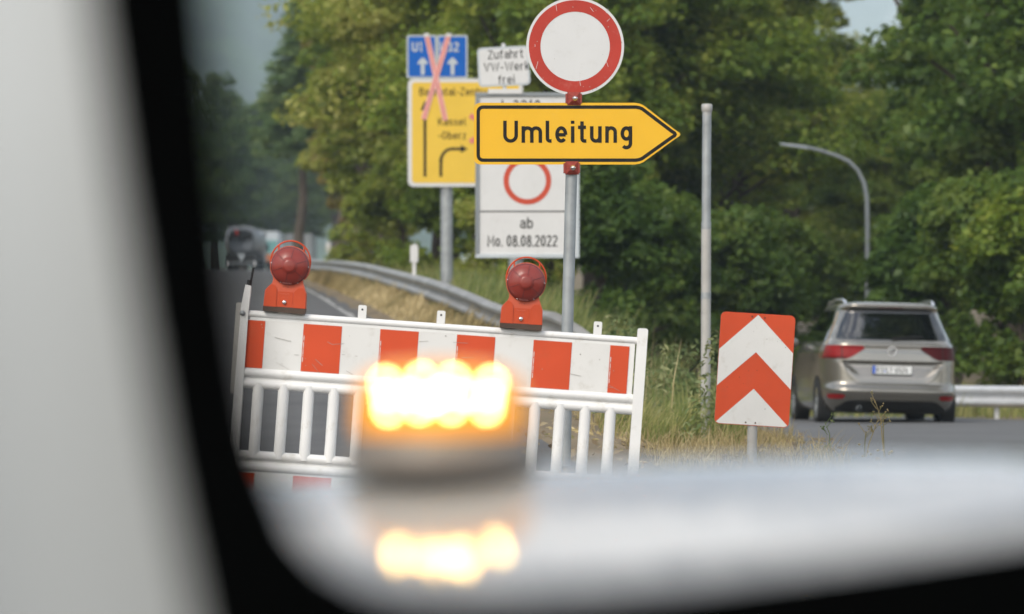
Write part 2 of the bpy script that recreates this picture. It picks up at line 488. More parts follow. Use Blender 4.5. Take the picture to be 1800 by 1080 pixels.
# ------------------------------------------------------------------ the ground
def smooth_table(pts, sig=4.0):
    p = np.array(pts, float)
    yy = np.arange(-60, 1600, 1.0)
    v = np.interp(yy, p[:, 0], p[:, 1])
    k = np.exp(-.5 * (np.arange(-16, 17) / sig) ** 2); k /= k.sum()
    v = np.convolve(np.pad(v, 16, mode='edge'), k, 'valid')
    return lambda y: np.interp(y, yy, v)
zL = smooth_table([(-60, -.1), (0, -.1), (10, .0), (20, .25), (40, .95), (60, 1.62), (85, 2.35), (110, 3.0), (180, 4.75), (281, 6.9), (400, 9), (600, 12), (900, 20), (1700, 32)])
zR = smooth_table([(-60, -.1), (0, -.1), (12, .02), (20, .2), (25, .34), (30, .38), (36, .24), (42, .17), (50, .13), (60, .06), (75, .0), (100, .2), (150, 1.8), (300, 7.2), (400, 9), (600, 12), (900, 24), (1500, 30)], 2.5)
left_edge = smooth_table([(-40, 3), (6, 1.6), (14, .9), (20, .45), (30, -.35), (40, -1.1), (48, -1.65), (60, -2.5), (80, -4.0), (110, -6.3), (180, -10.6), (281, -15.6), (400, -24), (520, -40), (1500, -90)])
xa_ = smooth_table([(0, 1.5), (20, .2), (30, .3), (40, .1), (46, .2), (54, -.4), (62, -.6), (76, -2.0), (118, -5), (200, -10), (600, -30)])
xb_ = smooth_table([(0, 3), (20, .9), (30, 1.3), (40, 1.6), (46, 2.2), (62, 3.6), (76, 5), (118, 7), (200, 9), (600, 20)])
def H(x, y):
    x = np.atleast_1d(np.asarray(x, float)).ravel(); y = np.atleast_1d(np.asarray(y, float)).ravel()
    a, b = xa_(y), xb_(y)
    t = np.clip((x - a) / (b - a), 0, 1); t = t * t * (3 - 2 * t)
    e = np.clip((x - left_edge(y) - .15) / .8, 0, 1); e = e * e * (3 - 2 * e)
    f = np.clip((y - 40) / 12.0, 0, 1) * np.clip((400 - y) / 200.0, 0, 1)
    z = (zL(y) + .22 * e * f) * (1 - t) + zR(y) * t
    z += .012 * np.maximum(np.abs(x) - 15 - .2 * np.maximum(y, 0), 0)          # valley sides
    z += .03 * np.sin(x * 1.7 + y * .6) * np.sin(y * .9) * e * (1 - np.clip((x - 2.0) / .6, 0, 1))
    return z
def h1(x, y): return float(H(x, y)[0])

def grid_mesh(name, X, Y, Z, material, kind='structure'):
    ny, nx = X.shape
    v = np.stack([X.ravel(), Y.ravel(), Z.ravel()], 1)
    idx = np.arange(nx * ny).reshape(ny, nx)
    f = np.stack([idx[:-1, :-1].ravel(), idx[:-1, 1:].ravel(), idx[1:, 1:].ravel(), idx[1:, :-1].ravel()], 1)
    me = bpy.data.meshes.new(name)
    me.from_pydata(v.tolist(), [], f.tolist())
    me.materials.append(material)
    me.polygons.foreach_set('use_smooth', [True] * len(f))
    me.update()
    o = bpy.data.objects.new(name, me)
    col.objects.link(o)
    if kind: o['kind'] = kind
    return o

ys = np.concatenate([np.linspace(-40, 0, 14)[:-1], np.geomspace(1, 1500, 230) - 1])
ss = np.sinh(np.linspace(-3.2, 3.2, 170)) / np.sinh(3.2)
YY, SS = np.meshgrid(ys, ss, indexing='ij')
XX = SS * (60 + 0.75 * np.maximum(YY, 0))
ZZ = H(XX, YY).reshape(XX.shape)
grid_mesh('ground', XX, YY, ZZ, M['soil'])

# left (closed) road: right edge line, width
def road(name, ys, xl, xr, material, dz, n=14):
    t = np.linspace(0, 1, n)
    Y = np.repeat(ys[:, None], n, 1)
    X = xl[:, None] + (xr - xl)[:, None] * t[None, :]
    return grid_mesh(name, X, Y, H(X, Y).reshape(X.shape) + dz, material)
ry = np.geomspace(6, 520, 170)
ex = left_edge(ry)
road('closed_road', ry, ex - 8.2, ex + .25, M['asphalt'], .016)
el = ry[ry > 36]
road('edge_line', el, left_edge(el) - .07, left_edge(el) + .05, M['line_paint'], .022, 2)
ry2 = np.concatenate([np.linspace(-40, 20, 30), np.linspace(20.5, 66, 60)])
road('side_road', ry2, np.interp(ry2, [-40, 18, 24, 30, 40, 50, 66], [-6, -4, 1.9, 2.2, 2.75, 2.9, 2.0]), np.interp(ry2, [-40, 20, 40, 52, 66], [9, 9, 8.2, 7.2, 5.2]), M['asphalt_pale'], .02, 26)

# far wooded hill
hx = np.arange(-2000, 1700, 13.0); hy = np.arange(1700, 3150, 16.0)
HX, HY = np.meshgrid(hx, hy)
ridge = np.interp(HX / np.maximum(HY, 1) * 6750 + 900, [-4000, -300, 400, 480, 545, 700, 1100, 1450, 1560, 1800, 5000], [230, 190, 128, 112, 101, 96, 88, 84, 86, 96, 140])
ridge = ridge * 2.17
base = 30 + (ridge - 30) * np.clip((HY - 1700) / 900.0, 0, 1) ** 0.8
base = base - np.maximum(HY - 2640, 0) * .12
crown = rng.random(HX.shape) * 13 + 8 * np.sin(HX * .03 + 2 * np.sin(HY * .012)) * np.cos(HY * .03)
M['hill_wood'] = mat('hill_wood', (.075, .12, .045), .95, var=.5, vscale=.02, dirt=(.08, .095, .03), dirt_amt=.8, bump=0)
hill = grid_mesh('hill', HX + rng.normal(0, 2, HX.shape), HY, base + crown, M['hill_wood'])

# ------------------------------------------------------------------ guardrails
def guardrail(name, pts, steel, label, group):
    """pts: (x, y, ztop); W-shaped beam swept along, posts down to the ground"""
    root = empty(name, (pts[0][0], pts[0][1], h1(pts[0][0], pts[0][1])))
    o0 = Vector(root.location)
    # dense path
    P_ = [Vector(p) for p in pts]
    dense = []
    for i in range(len(P_) - 1):
        n = max(2, int((P_[i + 1] - P_[i]).length / .8))
        a = P_[i - 1] if i > 0 else P_[i] * 2 - P_[i + 1]
        b, c = P_[i], P_[i + 1]
        d = P_[i + 2] if i + 2 < len(P_) else c * 2 - b
        for k in range(n):
            t = k / n
            dense.append(.5 * ((2 * b) + (c - a) * t + (2 * a - 5 * b + 4 * c - d) * t * t + (3 * b - a - 3 * c + d) * t ** 3))
    dense.append(P_[-1])
    prof = [(0.0, 0.0), (.035, -.015), (.075, -.05), (.075, -.085), (.01, -.135), (.01, -.175), (.075, -.225), (.075, -.26), (.035, -.295), (0, -.31)]
    vs, fs = [], []
    for i, p in enumerate(dense):
        t = dense[min(i + 1, len(dense) - 1)] - dense[max(i - 1, 0)]
        t = Vector((t.x, t.y, 0)).normalized()
        nrm = Vector((t.y, -t.x, 0))
        if nrm.dot(Vector((-.5, -1, 0))) < 0: nrm = -nrm
        for a, b in prof: vs.append(p - o0 + nrm * a + Vector((0, 0, b)))
        for a, b in reversed(prof): vs.append(p - o0 + nrm * (a - .012) + Vector((0, 0, b)))
    n = len(prof) * 2
    for i in range(len(dense) - 1):
        for k in range(n):
            k2 = (k + 1) % n
            fs.append((i * n + k, i * n + k2, (i + 1) * n + k2, (i + 1) * n + k))
    mb = MB(); mb.add(vs, fs, 0, False)
    mb.build('beam', steel, root)
    acc = 0.0
    last = dense[0]
    for i, p in enumerate(dense):
        acc += (p - last).length; last = p
        if i == 0 or acc >= 4.0:
            acc = 0.0
            g = h1(p.x, p.y) - .3
            top = p.z - .03
            if top - g < .2: continue
            t = dense[min(i + 1, len(dense) - 1)] - dense[max(i - 1, 0)]
            t = Vector((t.x, t.y, 0)).normalized()
            nrm = Vector((t.y, -t.x, 0))
            if nrm.dot(Vector((-.5, -1, 0))) < 0: nrm = -nrm
            q = p - nrm * .07 - o0
            pm = MB(); pm.box((0, 0, 0), (.06, .1, top - g))
            pm.build('post', steel, root, (q.x, q.y, (top + g) / 2 - o0.z))
    tag(root, label, 'guardrail', group)
    return root
GR = [P(1138, 700, 38.6), P(1060, 606, 41), P(990, 556, 43), P(955, 546, 44), P(885, 538, 46.5), P(820, 512, 49.5), P(760, 491, 53.5), P(690, 474, 66), P(640, 463, 76), P(590, 458, 95), P(540, 455, 118), P(505, 447, 165), P(490, 440, 220)]
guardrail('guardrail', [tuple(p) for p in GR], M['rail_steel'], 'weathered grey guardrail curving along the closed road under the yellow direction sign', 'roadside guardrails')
GR2 = [P(2050, 688, 51), P(1900, 682, 53), P(1800, 679, 54.5), P(1685, 678, 56.5), P(1560, 676, 60), P(1480, 672, 66)]
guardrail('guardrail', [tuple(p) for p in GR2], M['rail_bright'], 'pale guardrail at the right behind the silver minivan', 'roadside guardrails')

# ------------------------------------------------------------------ near barrier
def make_barrier():
    A = P(430, 551, 20.0)
    roll = R(4.0)
    Rm = Matrix.Rotation(roll, 3, 'Y')
    root = empty('road_barrier', A - Rm @ Vector((0, 0, 1.03)), (0, roll, 0))
    tag(root, 'white plastic road barrier with red and white striped board standing across the closed lane', 'barrier')
    L, z0 = 2.07, 1.03
    fr = MB()
    fr.tube([(.02, 0, z0), (L, 0, z0)], .0185, 14)
    fr.box((L / 2, .006, z0 - .150), (L - .06, .030, .27))
    for dz in (.305, .362, .735, .792): fr.tube([(.01, 0, z0 - dz), (L - .01, 0, z0 - dz)], .026, 14)
    fr.box((L / 2, .006, z0 - .335), (L - .04, .030, .05)); fr.box((L / 2, .006, z0 - .765), (L - .04, .030, .05))
    fr.box((L / 2, .006, z0 - .885), (L - .06, .030, .16))
    fr.tube([(.02, 0, z0 - .975), (L, 0, z0 - .975)], .022, 12)
    fr.build('frame', M['white_plastic'], root)
    for k in range(15):
        x = .10 + k * .1312
        s = MB(); s.tube([(0, 0, -.195), (0, 0, .195)], .0295, 14)
        s.build('slat', M['white_plastic'], root, (x, 0, z0 - .55))
    # end posts
    ep = MB(); ep.poly(rrect(-.027, -1.0, .027, .066, .012), -.028, back=.028)
    ep.build('end_post', M['white_plastic'], root, (L + .005, 0, z0), bevel=.006)
    ep = MB()
    ep.poly([(-.03, -1.0), (.022, -1.0), (.022, .02), (.026, .10), (.026, .145), (-.004, .15), (-.018, .04)], -.028, back=.028)
    ep.build('end_post', M['white_plastic'], root, (0, 0, z0), bevel=.006)
    lk = MB(); lk.poly(rrect(-.035, -.42, .0, .055, .01), -.022, back=.03)
    lk.build('side_bracket', M['galv_pale'], root, (-.012, .035, z0), bevel=.004)
    bo = MB(); bo.lathe([(0, .012), (.012, .010), (.015, 0)], 14, axis='-Y'); bo.build('bolt', M['galv'], root, (-.008, -.029, z0 + .0))
    ck = MB(); ck.tube([(.02, .0, z0 + .14), (.022, 0, z0 + .17), (.03, 0, z0 + .24)], .006, 8); ck.tube([(.012, 0, z0 + .14), (.013, 0, z0 + .175)], .011, 8)
    ck.build('latch_hook', M['car_black'], root)
    # tabs with a hole
    for x in (.200, .611, 1.022, 1.433, 1.840):
        t = MB()
        t.poly(rrect(-.0215, -.01, .0215, .075, .008), -.012, back=.012)
        t.disc((0, .052), .0055, -.0135, 1, 12)
        t.build('tab', [M['white_plastic'], M['car_black']], root, (x, 0, z0 + .01))
    # reflective board: red blocks on white film
    bd = MB()
    zt, zb = z0 - .030, z0 - .283
    bd.poly([(.012, zb), (2.012, zb), (2.012, zt), (.012, zt)], -.0105, 0)
    edges = [(0, .1), (.3, .5), (.7, .9), (1.1, 1.3), (1.5, 1.7), (1.9, 2.0)]
    for a, b in edges:
        bd.poly([(.012 + a, zb + .003), (.012 + b, zb + .003), (.012 + b, zt - .003), (.012 + a, zt - .003)], -.0125, 1)
    for a in (.3, .7, 1.1, 1.5, 1.9):                       # narrow print strip along the left edge of a red block
        z = zt - .09
        k = 0
        while z > zt - .20:
            bd.box((.012 + a + .006, -.0138, z), (.0035, .001, .006 + .004 * ((k * 7) % 3)), 0)
            z -= .013; k += 1
        bd.box((.012 + a + .006, -.0138, zt - .078), (.004, .001, .028), 0)
    for i in range(22):
        x_, z_ = random.uniform(.05, 1.95), random.uniform(zb + .02, zt - .02); t_ = random.uniform(-.9, .2); L_ = random.uniform(.01, .09)
        bd.ribbon([(x_, z_), (x_ + L_ * math.cos(t_), z_ + L_ * math.sin(t_))], random.uniform(.0012, .0026), -.0140 - i * 1e-5, 2)
    for i in range(18):
        bd.disc((random.uniform(.05, 1.95), random.uniform(zb + .01, zt - .01)), random.uniform(.0015, .004), -.0145 - i * 1e-5, 2, 7)
    bd.build('striped_board', [M['white_film'], M['red_film'], M['scuff']], root)
    lb = MB()
    zt, zb = z0 - .822, z0 - .955
    lb.poly([(.012, zb), (2.012, zb), (2.012, zt), (.012, zt)], -.0105, 0)
    for a, b in edges:
        lb.poly([(.012 + a, zb + .003), (.012 + b, zb + .003), (.012 + b, zt - .003), (.012 + a, zt - .003)], -.0125, 1)
    lb.build('lower_board', [M['white_film'], M['red_film']], root)
    for x in (.05, L - .05):
        f = MB(); f.box((0, 0, 0), (.32, .78, .10)); f.build('foot', M['car_black'], root, (x, 0, -.04), bevel=.02)
    return root, Rm
BAR, BROT = make_barrier()

def make_lamp():
    s = 1 / 338.0 / 6.75                                    # photo zoom pixels to metres
    def q(x, y): return ((x - 497) * s, (945 - y) * s)
    root = empty('warning_lamp', (0, 0, 0))
    cx, cz = q(527, 380)
    b = MB()
    out = [q(245, 872), q(252, 690), q(270, 660), q(326, 600), q(338, 560), q(335, 520)]
    out += [(cx + .102 * math.cos(R(a)), cz + .102 * math.sin(R(a))) for a in range(215, 30, -12)][0:0]
    left_arc = [(cx + .104 * math.cos(R(a)), cz + .104 * math.sin(R(a))) for a in range(220, -41, -10)]
    out += left_arc + [q(690, 520), q(690, 560), q(712, 620), q(742, 700), q(748, 872)]
    b.poly(out[::-1], -.040, 0, back=.040)
    b.build('housing', M['orange_pale'], root, bevel=.007, segs=3)
    for pts in ([(252, 874), (258, 695), (322, 608), (360, 618), (392, 660), (396, 874)], [(588, 874), (598, 690), (640, 640), (700, 632), (738, 705), (742, 874)]):
        p = MB(); p.poly([q(*t) for t in pts][::-1] if pts[0][0] < 300 else [q(*t) for t in pts][::-1], -.046, 0, back=-.03)
        p.build('side_panel', M['orange_plastic'], root, bevel=.004)
    p = MB(); p.poly([q(396, 874), q(400, 690), q(590, 690), q(584, 874)][::-1], -.0425, 0, back=-.03)
    p.build('centre_panel', M['orange_plastic'], root, bevel=.002)
    p = MB()
    for k in range(5): p.box((q(440 + k * 22, 715)[0], -.0432, q(0, 712 + (k % 2) * 6)[1]), (.010, .001, .004))
    p.box((q(500, 757)[0], -.0432, q(0, 757)[1]), (.026, .001, .002))
    p.build('embossed_mark', M['orange_pale'], root)
    st = MB(); x0, z0 = q(244, 945); x1, z1 = q(742, 872)
    st.poly([(x0, z0 + .006), (x1, z0), (x1 + .003, z1), (x0, z1)], -.044, 0, back=.044)
    st.build('base_strip', M['brown_strip'], root, bevel=.003)
    # lens
    ln = MB()
    ln.lathe([(.100, .040), (.100, .050), (.094, .056)], 48, 1, '-Y', (cx, 0, cz))
    ln.lathe([(.094, .054), (.088, .066), (.070, .080), (.050, .090), (.036, .096), (.034, .101), (.022, .104), (.0001, .105)], 48, 0, '-Y', (cx, 0, cz))
    for a in (20, 80, 140, 200, 260, 320):
        c_, s_ = math.cos(R(a)), math.sin(R(a))
        ln.tube([(cx + .037 * c_, -.0965, cz + .037 * s_), (cx + .068 * c_, -.0825, cz + .068 * s_), (cx + .090 * c_, -.064, cz + .090 * s_)], .0019, 6, 1)
    ln.build('lens', [M['red_lens'], M['lens_trim']], root)
    hg = MB(); xh, zh = q(510, 585); hg.box((xh, -.052, zh), (.050, .02, .014)); hg.build('lens_hinge', M['lens_trim'], root, bevel=.002)
    for a in (175, 0, -62, 245):
        sc = MB(); sc.lathe([(.0001, .004), (.003, .003), (.0036, 0)], 10, axis='-Y'); sc.build('screw', M['chrome'], root, (cx + .097 * math.cos(R(a)), -.053, cz + .097 * math.sin(R(a))))
    hd = MB()
    hd.tube([(cx + .1035 * math.cos(R(a)), -.012, cz + .022 + .109 * math.sin(R(a))) for a in range(-20, 201, 8)], .0044, 8)
    for a in (48, 132):
        hd.tube([(cx + .097 * math.cos(R(a)), -.012, cz + .097 * math.sin(R(a))), (cx + .100 * math.cos(R(a)), -.012, cz + .024 + .107 * math.sin(R(a)))], .0045, 8)
    hd.build('handle', M['orange_plastic'], root)
    bt = MB(); xb, zb = q(490, 815); bt.lathe([(.0001, .012), (.009, .011), (.011, .007), (.0125, .0)], 20, axis='-Y', c=(xb, -.043, zb)); bt.lathe([(.0001, .0135), (.004, .0135), (.0045, .012)], 6, axis='-Y', c=(xb, -.043, zb))
    bt.build('bolt', M['chrome'], root)
    for x in (465, 522):
        h = MB(); xx, zz = q(x, 634); h.lathe([(.0001, .001), (.002, .0008), (.0022, 0)], 8, axis='-Y', c=(xx, -.040, zz)); h.build('drain_hole', M['car_black'], root)
    return root
lamp = make_lamp()
for i, (x, lab) in enumerate(((.200, 'orange warning lamp with round red lens on the left end of the barrier'), (1.433, 'orange warning lamp with round red lens below the white closure notice'))):
    o = lamp if i == 0 else copy_tree(lamp)
    o.location = Vector(BAR.location) + BROT @ Vector((x + .008, -.005, 1.03 + .014))
    o.rotation_euler = (0, R(4.0 if i == 0 else 3.2), 0)
    tag(o, lab, 'warning lamp', 'warning lamps on the barrier')

# ------------------------------------------------------------------ detour sign post
def make_detour():
    d = 23.5; k = 1 / 287.2
    B = P(1005, 300, d)                                    # reference pixel on the plates' plane
    g = h1(B.x, d)
    root = empty('detour_sign', (B.x, d, g))
    tag(root, 'yellow arrow sign reading Umleitung under a round red ringed sign on a galvanised pole', 'road sign')
    zr = B.z - g
    def u(px): return (px - 1005) * k
    def v(py): return zr + (300 - py) * k
    pl = MB()
    pl.tube([(u(991.5), .050, -.3), (u(997.5), .050, v(580)), (u(1010), .050, v(100))], .036, 20)
    pl.build('pole', M['galv'], root)
    # arrow plate
    a = MB()
    def arrow(inset, r):
        x0, x1, xt = u(833) + inset, u(1123) , u(1197.5) - inset * 1.25
        zt, zb, zm = v(181) - inset, v(289.5) + inset, v(236.5)
        dx, dz = xt - x1, zt - zm
        lt = math.hypot(dx, dz)
        ux, uz = dx / lt, -dz / lt
        pts = [(x0 + r, zb)]
        pts += [(x1 - r * .6, zb)]
        pts += [(x1 + r * .1, zb + r * .12), (x1 + r * .6 * ux + r * .2, zb - r * .6 * uz + r * .0)]
        e = r * 1.2
        pts += [(xt - ux * e, zm + uz * e), (xt - r * .28, zm + uz * r * .45), (xt - r * .14, zm), (xt - r * .28, zm - uz * r * .45), (xt - ux * e, zm - uz * e)]
        pts += [(x1 + r * .6 * ux + r * .2, zt + r * .6 * uz), (x1 + r * .1, zt - r * .12), (x1 - r * .6, zt)]
        pts += arc(x0 + r, zt - r, r, r, 90, 180, 6) + arc(x0 + r, zb + r, r, r, 180, 270, 6)[:-1]
        return pts
    a.poly(arrow(0, .040), 0, 0, back=.004)
    a.ribbon(arrow(.0265, .030), .0210, -.0012, 1, closed=True)
    a.text('Umleitung', u(884.5), v(251.3), 38.8 * k, -.0012, 1, sw=.160, gap=.162)
    a.build('arrow_plate', [M['sign_yellow'], M['sign_black']], root)
    b = MB()
    c = (u(1011), v(82))
    b.disc(c, .2995, .0, 0, 72, back=.004)
    b.ring(c, .2835, .2125, -.0012, 1, 72)
    for i in range(26):
        a_, r_ = random.uniform(0, 6.28), .29 * math.sqrt(random.random())
        b.disc((c[0] + r_ * math.cos(a_), c[1] + r_ * math.sin(a_)), random.uniform(.0012, .0035), -.0026 - i * 1e-5, 2, 7)
    for i in range(9):
        a_, r_ = random.uniform(0, 6.28), random.uniform(.20, .285)
        p_ = (c[0] + r_ * math.cos(a_), c[1] + r_ * math.sin(a_)); t_ = random.uniform(0, 3.1); L_ = random.uniform(.015, .05)
        b.ribbon([p_, (p_[0] + L_ * math.cos(t_), p_[1] + L_ * math.sin(t_))], .0022, -.0030 - i * 1e-5, 3)
    b.build('round_plate', [M['sign_white'], M['sign_red'], M['scuff'], M['sign_white']], root)
    for px, py in ((1009, 173.5), (1005.5, 295.5)):
        cl = MB()
        x, z = u(px), v(py)
        for i, ang in enumerate((0,)):
            w = .041
            cl.add([(x - w, .0, z - w), (x + w, .0, z - w), (x + w, .0, z + w), (x - w, .0, z + w), (x - .017, -.024, z - .017), (x + .017, -.024, z - .017), (x + .017, -.024, z + .017), (x - .017, -.024, z + .017)],
                   [(0, 1, 5, 4), (1, 2, 6, 5), (2, 3, 7, 6), (3, 0, 4, 7), (4, 5, 6, 7)])
        for a2 in range(8):
            cc, ss_ = math.cos(R(a2 * 45)), math.sin(R(a2 * 45))
            cl.tube([(x + cc * .012, -.026, z + ss_ * .012), (x + cc * .036, -.008, z + ss_ * .036)], .0028, 5)
        cl.box((x - .046, .04, z), (.012, .09, .06)); cl.box((x + .043, .04, z), (.010, .09, .06))
        cl.build('clamp', M['clamp_red'], root)
        bt = MB(); bt.lathe([(.0001, .048), (.008, .046), (.011, .036), (.014, .034), (.017, .024)], 14, axis='-Y', c=(x + .006, 0, z)); bt.build('clamp_bolt', M['chrome'], root)
make_detour()

# ------------------------------------------------------------------ closure notice with a supplementary plate
def make_notice():
    d = 45.0; k = d / FPX
    B = P(927, 372, d); g = h1(B.x, d)
    root = empty('closure_notice', (B.x, d, g))
    tag(root, 'white closure notice dated 08.08.2022 with red ring and small tilted plate on top', 'notice board')
    zr = B.z - g
    def u(px): return (px - 927) * k
    def v(py): return zr + (372 - py) * k
    po = MB(); po.tube([(u(916), .09, -.3), (u(914), .09, v(440)), (u(890), .09, v(160))], .038, 14); po.build('post', M['galv'], root)
    f = MB()
    x0, x1, z0, z1 = u(835.5), u(1018.5), v(454), v(163)
    w = 7.0 * k
    f.box(((x0 + x1) / 2, 0, z1 - w / 2), (x1 - x0, .05, w), 0)
    f.box(((x0 + x1) / 2, 0, z0 + w / 2), (x1 - x0, .05, w), 1)
    f.box((x0 + w / 2, 0, (z0 + z1) / 2), (w, .05, z1 - z0 - 2 * w), 0)
    f.box((x1 - w / 2, 0, (z0 + z1) / 2), (w, .05, z1 - z0 - 2 * w), 1)
    f.build('frame', [M['frame_grey'], M['sign_grey']], root, bevel=.006)
    p = MB()
    p.poly([(x0 + w, z0 + w), (x1 - w, z0 + w), (x1 - w, z1 - w), (x0 + w, z1 - w)], -.004, 0, back=.012)
    p.ring((u(927), v(318)), 42 * k, 32.5 * k, -.006, 1)
    p.box((u(927), -.006, v(372)), ((1010 - 844) * k, .002, 2.2 * k), 2)
    p.text('ab', u(914), v(402), 19.5 * k, -.006, 2, sw=.13)
    p.text('Mo. 08.08.2022', u(857), v(434), 20.5 * k, -.006, 2, sw=.14, xs=.72, gap=.14)
    p.text('L 3218', u(882), v(199), 23 * k, -.006, 2, sw=.13, xs=.8, gap=.2)
    p.build('panel', [M['sign_white'], M['ring_red'], M['sign_black']], root)
    br = MB(); br.box((u(888), -.03, v(161.5)), (60 * k, .03, 8.5 * k)); br.build('bracket', M['sign_white'], root, bevel=.004)
    st = MB(); st.tube([(u(887), -.02, v(166)), (u(885), -.02, v(77))], .024, 12); st.build('stub_post', M['sign_white'], root)
    s = MB()
    W, Hh = 45.5 * k, 34.5 * k
    s.poly(rrect(-W, -Hh, W, Hh, .05), 0, 0, back=.02)
    s.poly(rrect(-W + 3.6 * k, -Hh + 3.6 * k, W - 3.6 * k, Hh - 3.6 * k, .03), -.002, 1)
    s.text('Zufahrt', -27 * k, 13.5 * k, 15.5 * k, -.004, 2, sw=.12, gap=.12)
    s.text('VW-Werk', -35 * k, -8.5 * k, 15.5 * k, -.004, 2, sw=.12, gap=.14)
    s.text('frei', -11 * k, -31 * k, 15.5 * k, -.004, 2, sw=.12, gap=.14)
    o = s.build('supplementary_plate', [M['sign_grey'], M['sign_white'], M['sign_black']], root, (u(885.5), -.055, v(117.5)))
    o.rotation_euler = (0, R(-2.8), 0)
make_notice()

# ------------------------------------------------------------------ yellow direction sign with two blue panels
def make_direction():
    d = 62.0; k = d / FPX
    B = P(785, 300, d); g = h1(B.x, d)
    root = empty('direction_sign', (B.x, d, g))
    tag(root, 'yellow direction sign with two blue panels crossed out by red tape', 'road sign')
    zr = B.z - g
    def u(px): return (px - 785) * k
    def v(py): return zr + (300 - py) * k
    for px in (785, 905):
        po = MB(); po.tube([(u(px), .14, -.3), (u(px), .14, v(150))], .10, 18); po.build('post', M['galv'], root)
    p = MB()
    p.poly(rrect(u(717), v(328.5), u(919), v(138.5), .09), 0, 0, back=.03)
    p.poly(rrect(u(724), v(322), u(912), v(145), .06), -.003, 1)
    p.text('Baunatal-Zentrum', u(737), v(168.5), 14 * k, -.006, 2, sw=.13, xs=.95, gap=.13)
    p.text('Kassel', u(770), v(221), 13.5 * k, -.006, 2, sw=.13, gap=.15)
    p.text('-Oberzw', u(770), v(245), 13.5 * k, -.006, 2, sw=.13, gap=.13)
    p.ribbon([(u(747), v(311)), (u(747), v(190))], 5 * k, -.006, 2)
    p.poly([(u(739), v(194)), (u(755), v(194)), (u(747), v(177))], -.0065, 2)
    p.ribbon([(u(775), v(311)), (u(775), v(284))] + [(u(795) - 20 * k * math.cos(R(a)), v(284) + 22 * k * math.sin(R(a))) for a in range(0, 91, 10)] + [(u(812), v(262))], 5 * k, -.006, 2)
    p.poly([(u(810), v(269)), (u(822), v(262)), (u(810), v(255))], -.0065, 2)
    p.build('yellow_panel', [M['sign_white'], M['far_yellow'], M['sign_black']], root)
    for x0, x1, txt, tx in ((715, 767.5, 'U1', 724), (768.5, 822, 'U32', 773.5)):
        b = MB()
        b.poly(rrect(u(x0), v(137.6), u(x1), v(62), .03), 0, 0, back=.03)
        b.poly(rrect(u(x0 + 3), v(135), u(x1 - 3), v(65), .02), -.003, 1)
        b.text(txt, u(tx), v(91.5), 17 * k, -.006, 0, sw=.19, gap=.14, xs=.95)
        c = x0 + 28 if x0 < 750 else x0 + 27
        b.ribbon([(u(c), v(132)), (u(c), v(111))], 6.5 * k, -.006, 0)
        b.poly([(u(c - 10), v(113)), (u(c - 6), v(106)), (u(c), v(101)), (u(c + 6), v(106)), (u(c + 10), v(113))][::-1], -.0065, 0)
        b.build('blue_panel', [M['sign_grey'], M['sign_blue']], root)
    for j, (xa, ya, xb, yb) in enumerate(((750, 61, 783, 212), (789, 61, 744.5, 210))):
        t = MB()
        y = -.012 - .006 * j
        t.ribbon([(u(xa), v(ya)), (u(xb), v(yb))], 9 * k, y, 0)
        t.ribbon([(u(xa), v(ya)), (u(xb), v(yb))], 3 * k, y - .002, 1)
        t.box((u(xa), y - .004, v(ya + 1)), (9.5 * k, .006, 6 * k), 2)
        t.build('tape_strip', [M['tape'], M['tape_red'], M['sign_white']], root)
    for xa, ya, xb, yb in ((826, 203, 905, 250), (826, 250, 905, 203)):
        t = MB(); t.ribbon([(u(xa), v(ya)), (u(xb), v(yb))], 9 * k, -.012 if ya < 220 else -.016, 0); t.build('tape_strip', M['tape_red'], root)
make_direction()

# ------------------------------------------------------------------ chevron board, bare post, street lamp, delineators
def make_chevron():
    d = 25.7; k = d / FPX
    B = P(1327, 650, d); g = h1(B.x, d)
    root = empty('chevron_board', (B.x, d, g))
    tag(root, 'red and white chevron board on a short post in dry grass', 'traffic sign')
    zr = B.z - g
    po = MB(); po.tube([(-.024, .035, -.3), (-.004, .035, zr + .2)], .033, 16); po.build('post', M['galv_pale'], root)
    W, Hh = .2495, .3755
    p = MB()
    p.poly(rrect(-W, -Hh, W, Hh, .034), 0, 0, back=.006, side_mi=2)
    def q(a, b): return (-W + 2 * W * a, Hh - 2 * Hh * b)
    p.poly([q(.004, .66), q(.004, .335), q(.5, .012), q(.996, .335), q(.996, .66), q(.5, .345)], -.0015, 1)
    p.poly([q(.02, .982), q(.5, .672), q(.98, .982), q(.94, .995), q(.06, .995)][::-1], -.0015, 1)
    for a, b in ((.42, .03), (.59, .035), (.42, .975), (.55, .975)):
        c = q(a, b); p.disc(c, .006, -.0028, 3, 10)
    for i in range(16):
        c = q(random.uniform(.08, .92), random.uniform(.1, .95)); p.disc(c, random.uniform(.0012, .0028), -.0028, 3, 7)
    o = p.build('board', [M['red_film'], M['white_film'], M['sign_grey'], M['brown_strip']], root, (0, 0, zr))
    o.rotation_euler = (0, R(3.6), R(0))
make_chevron()

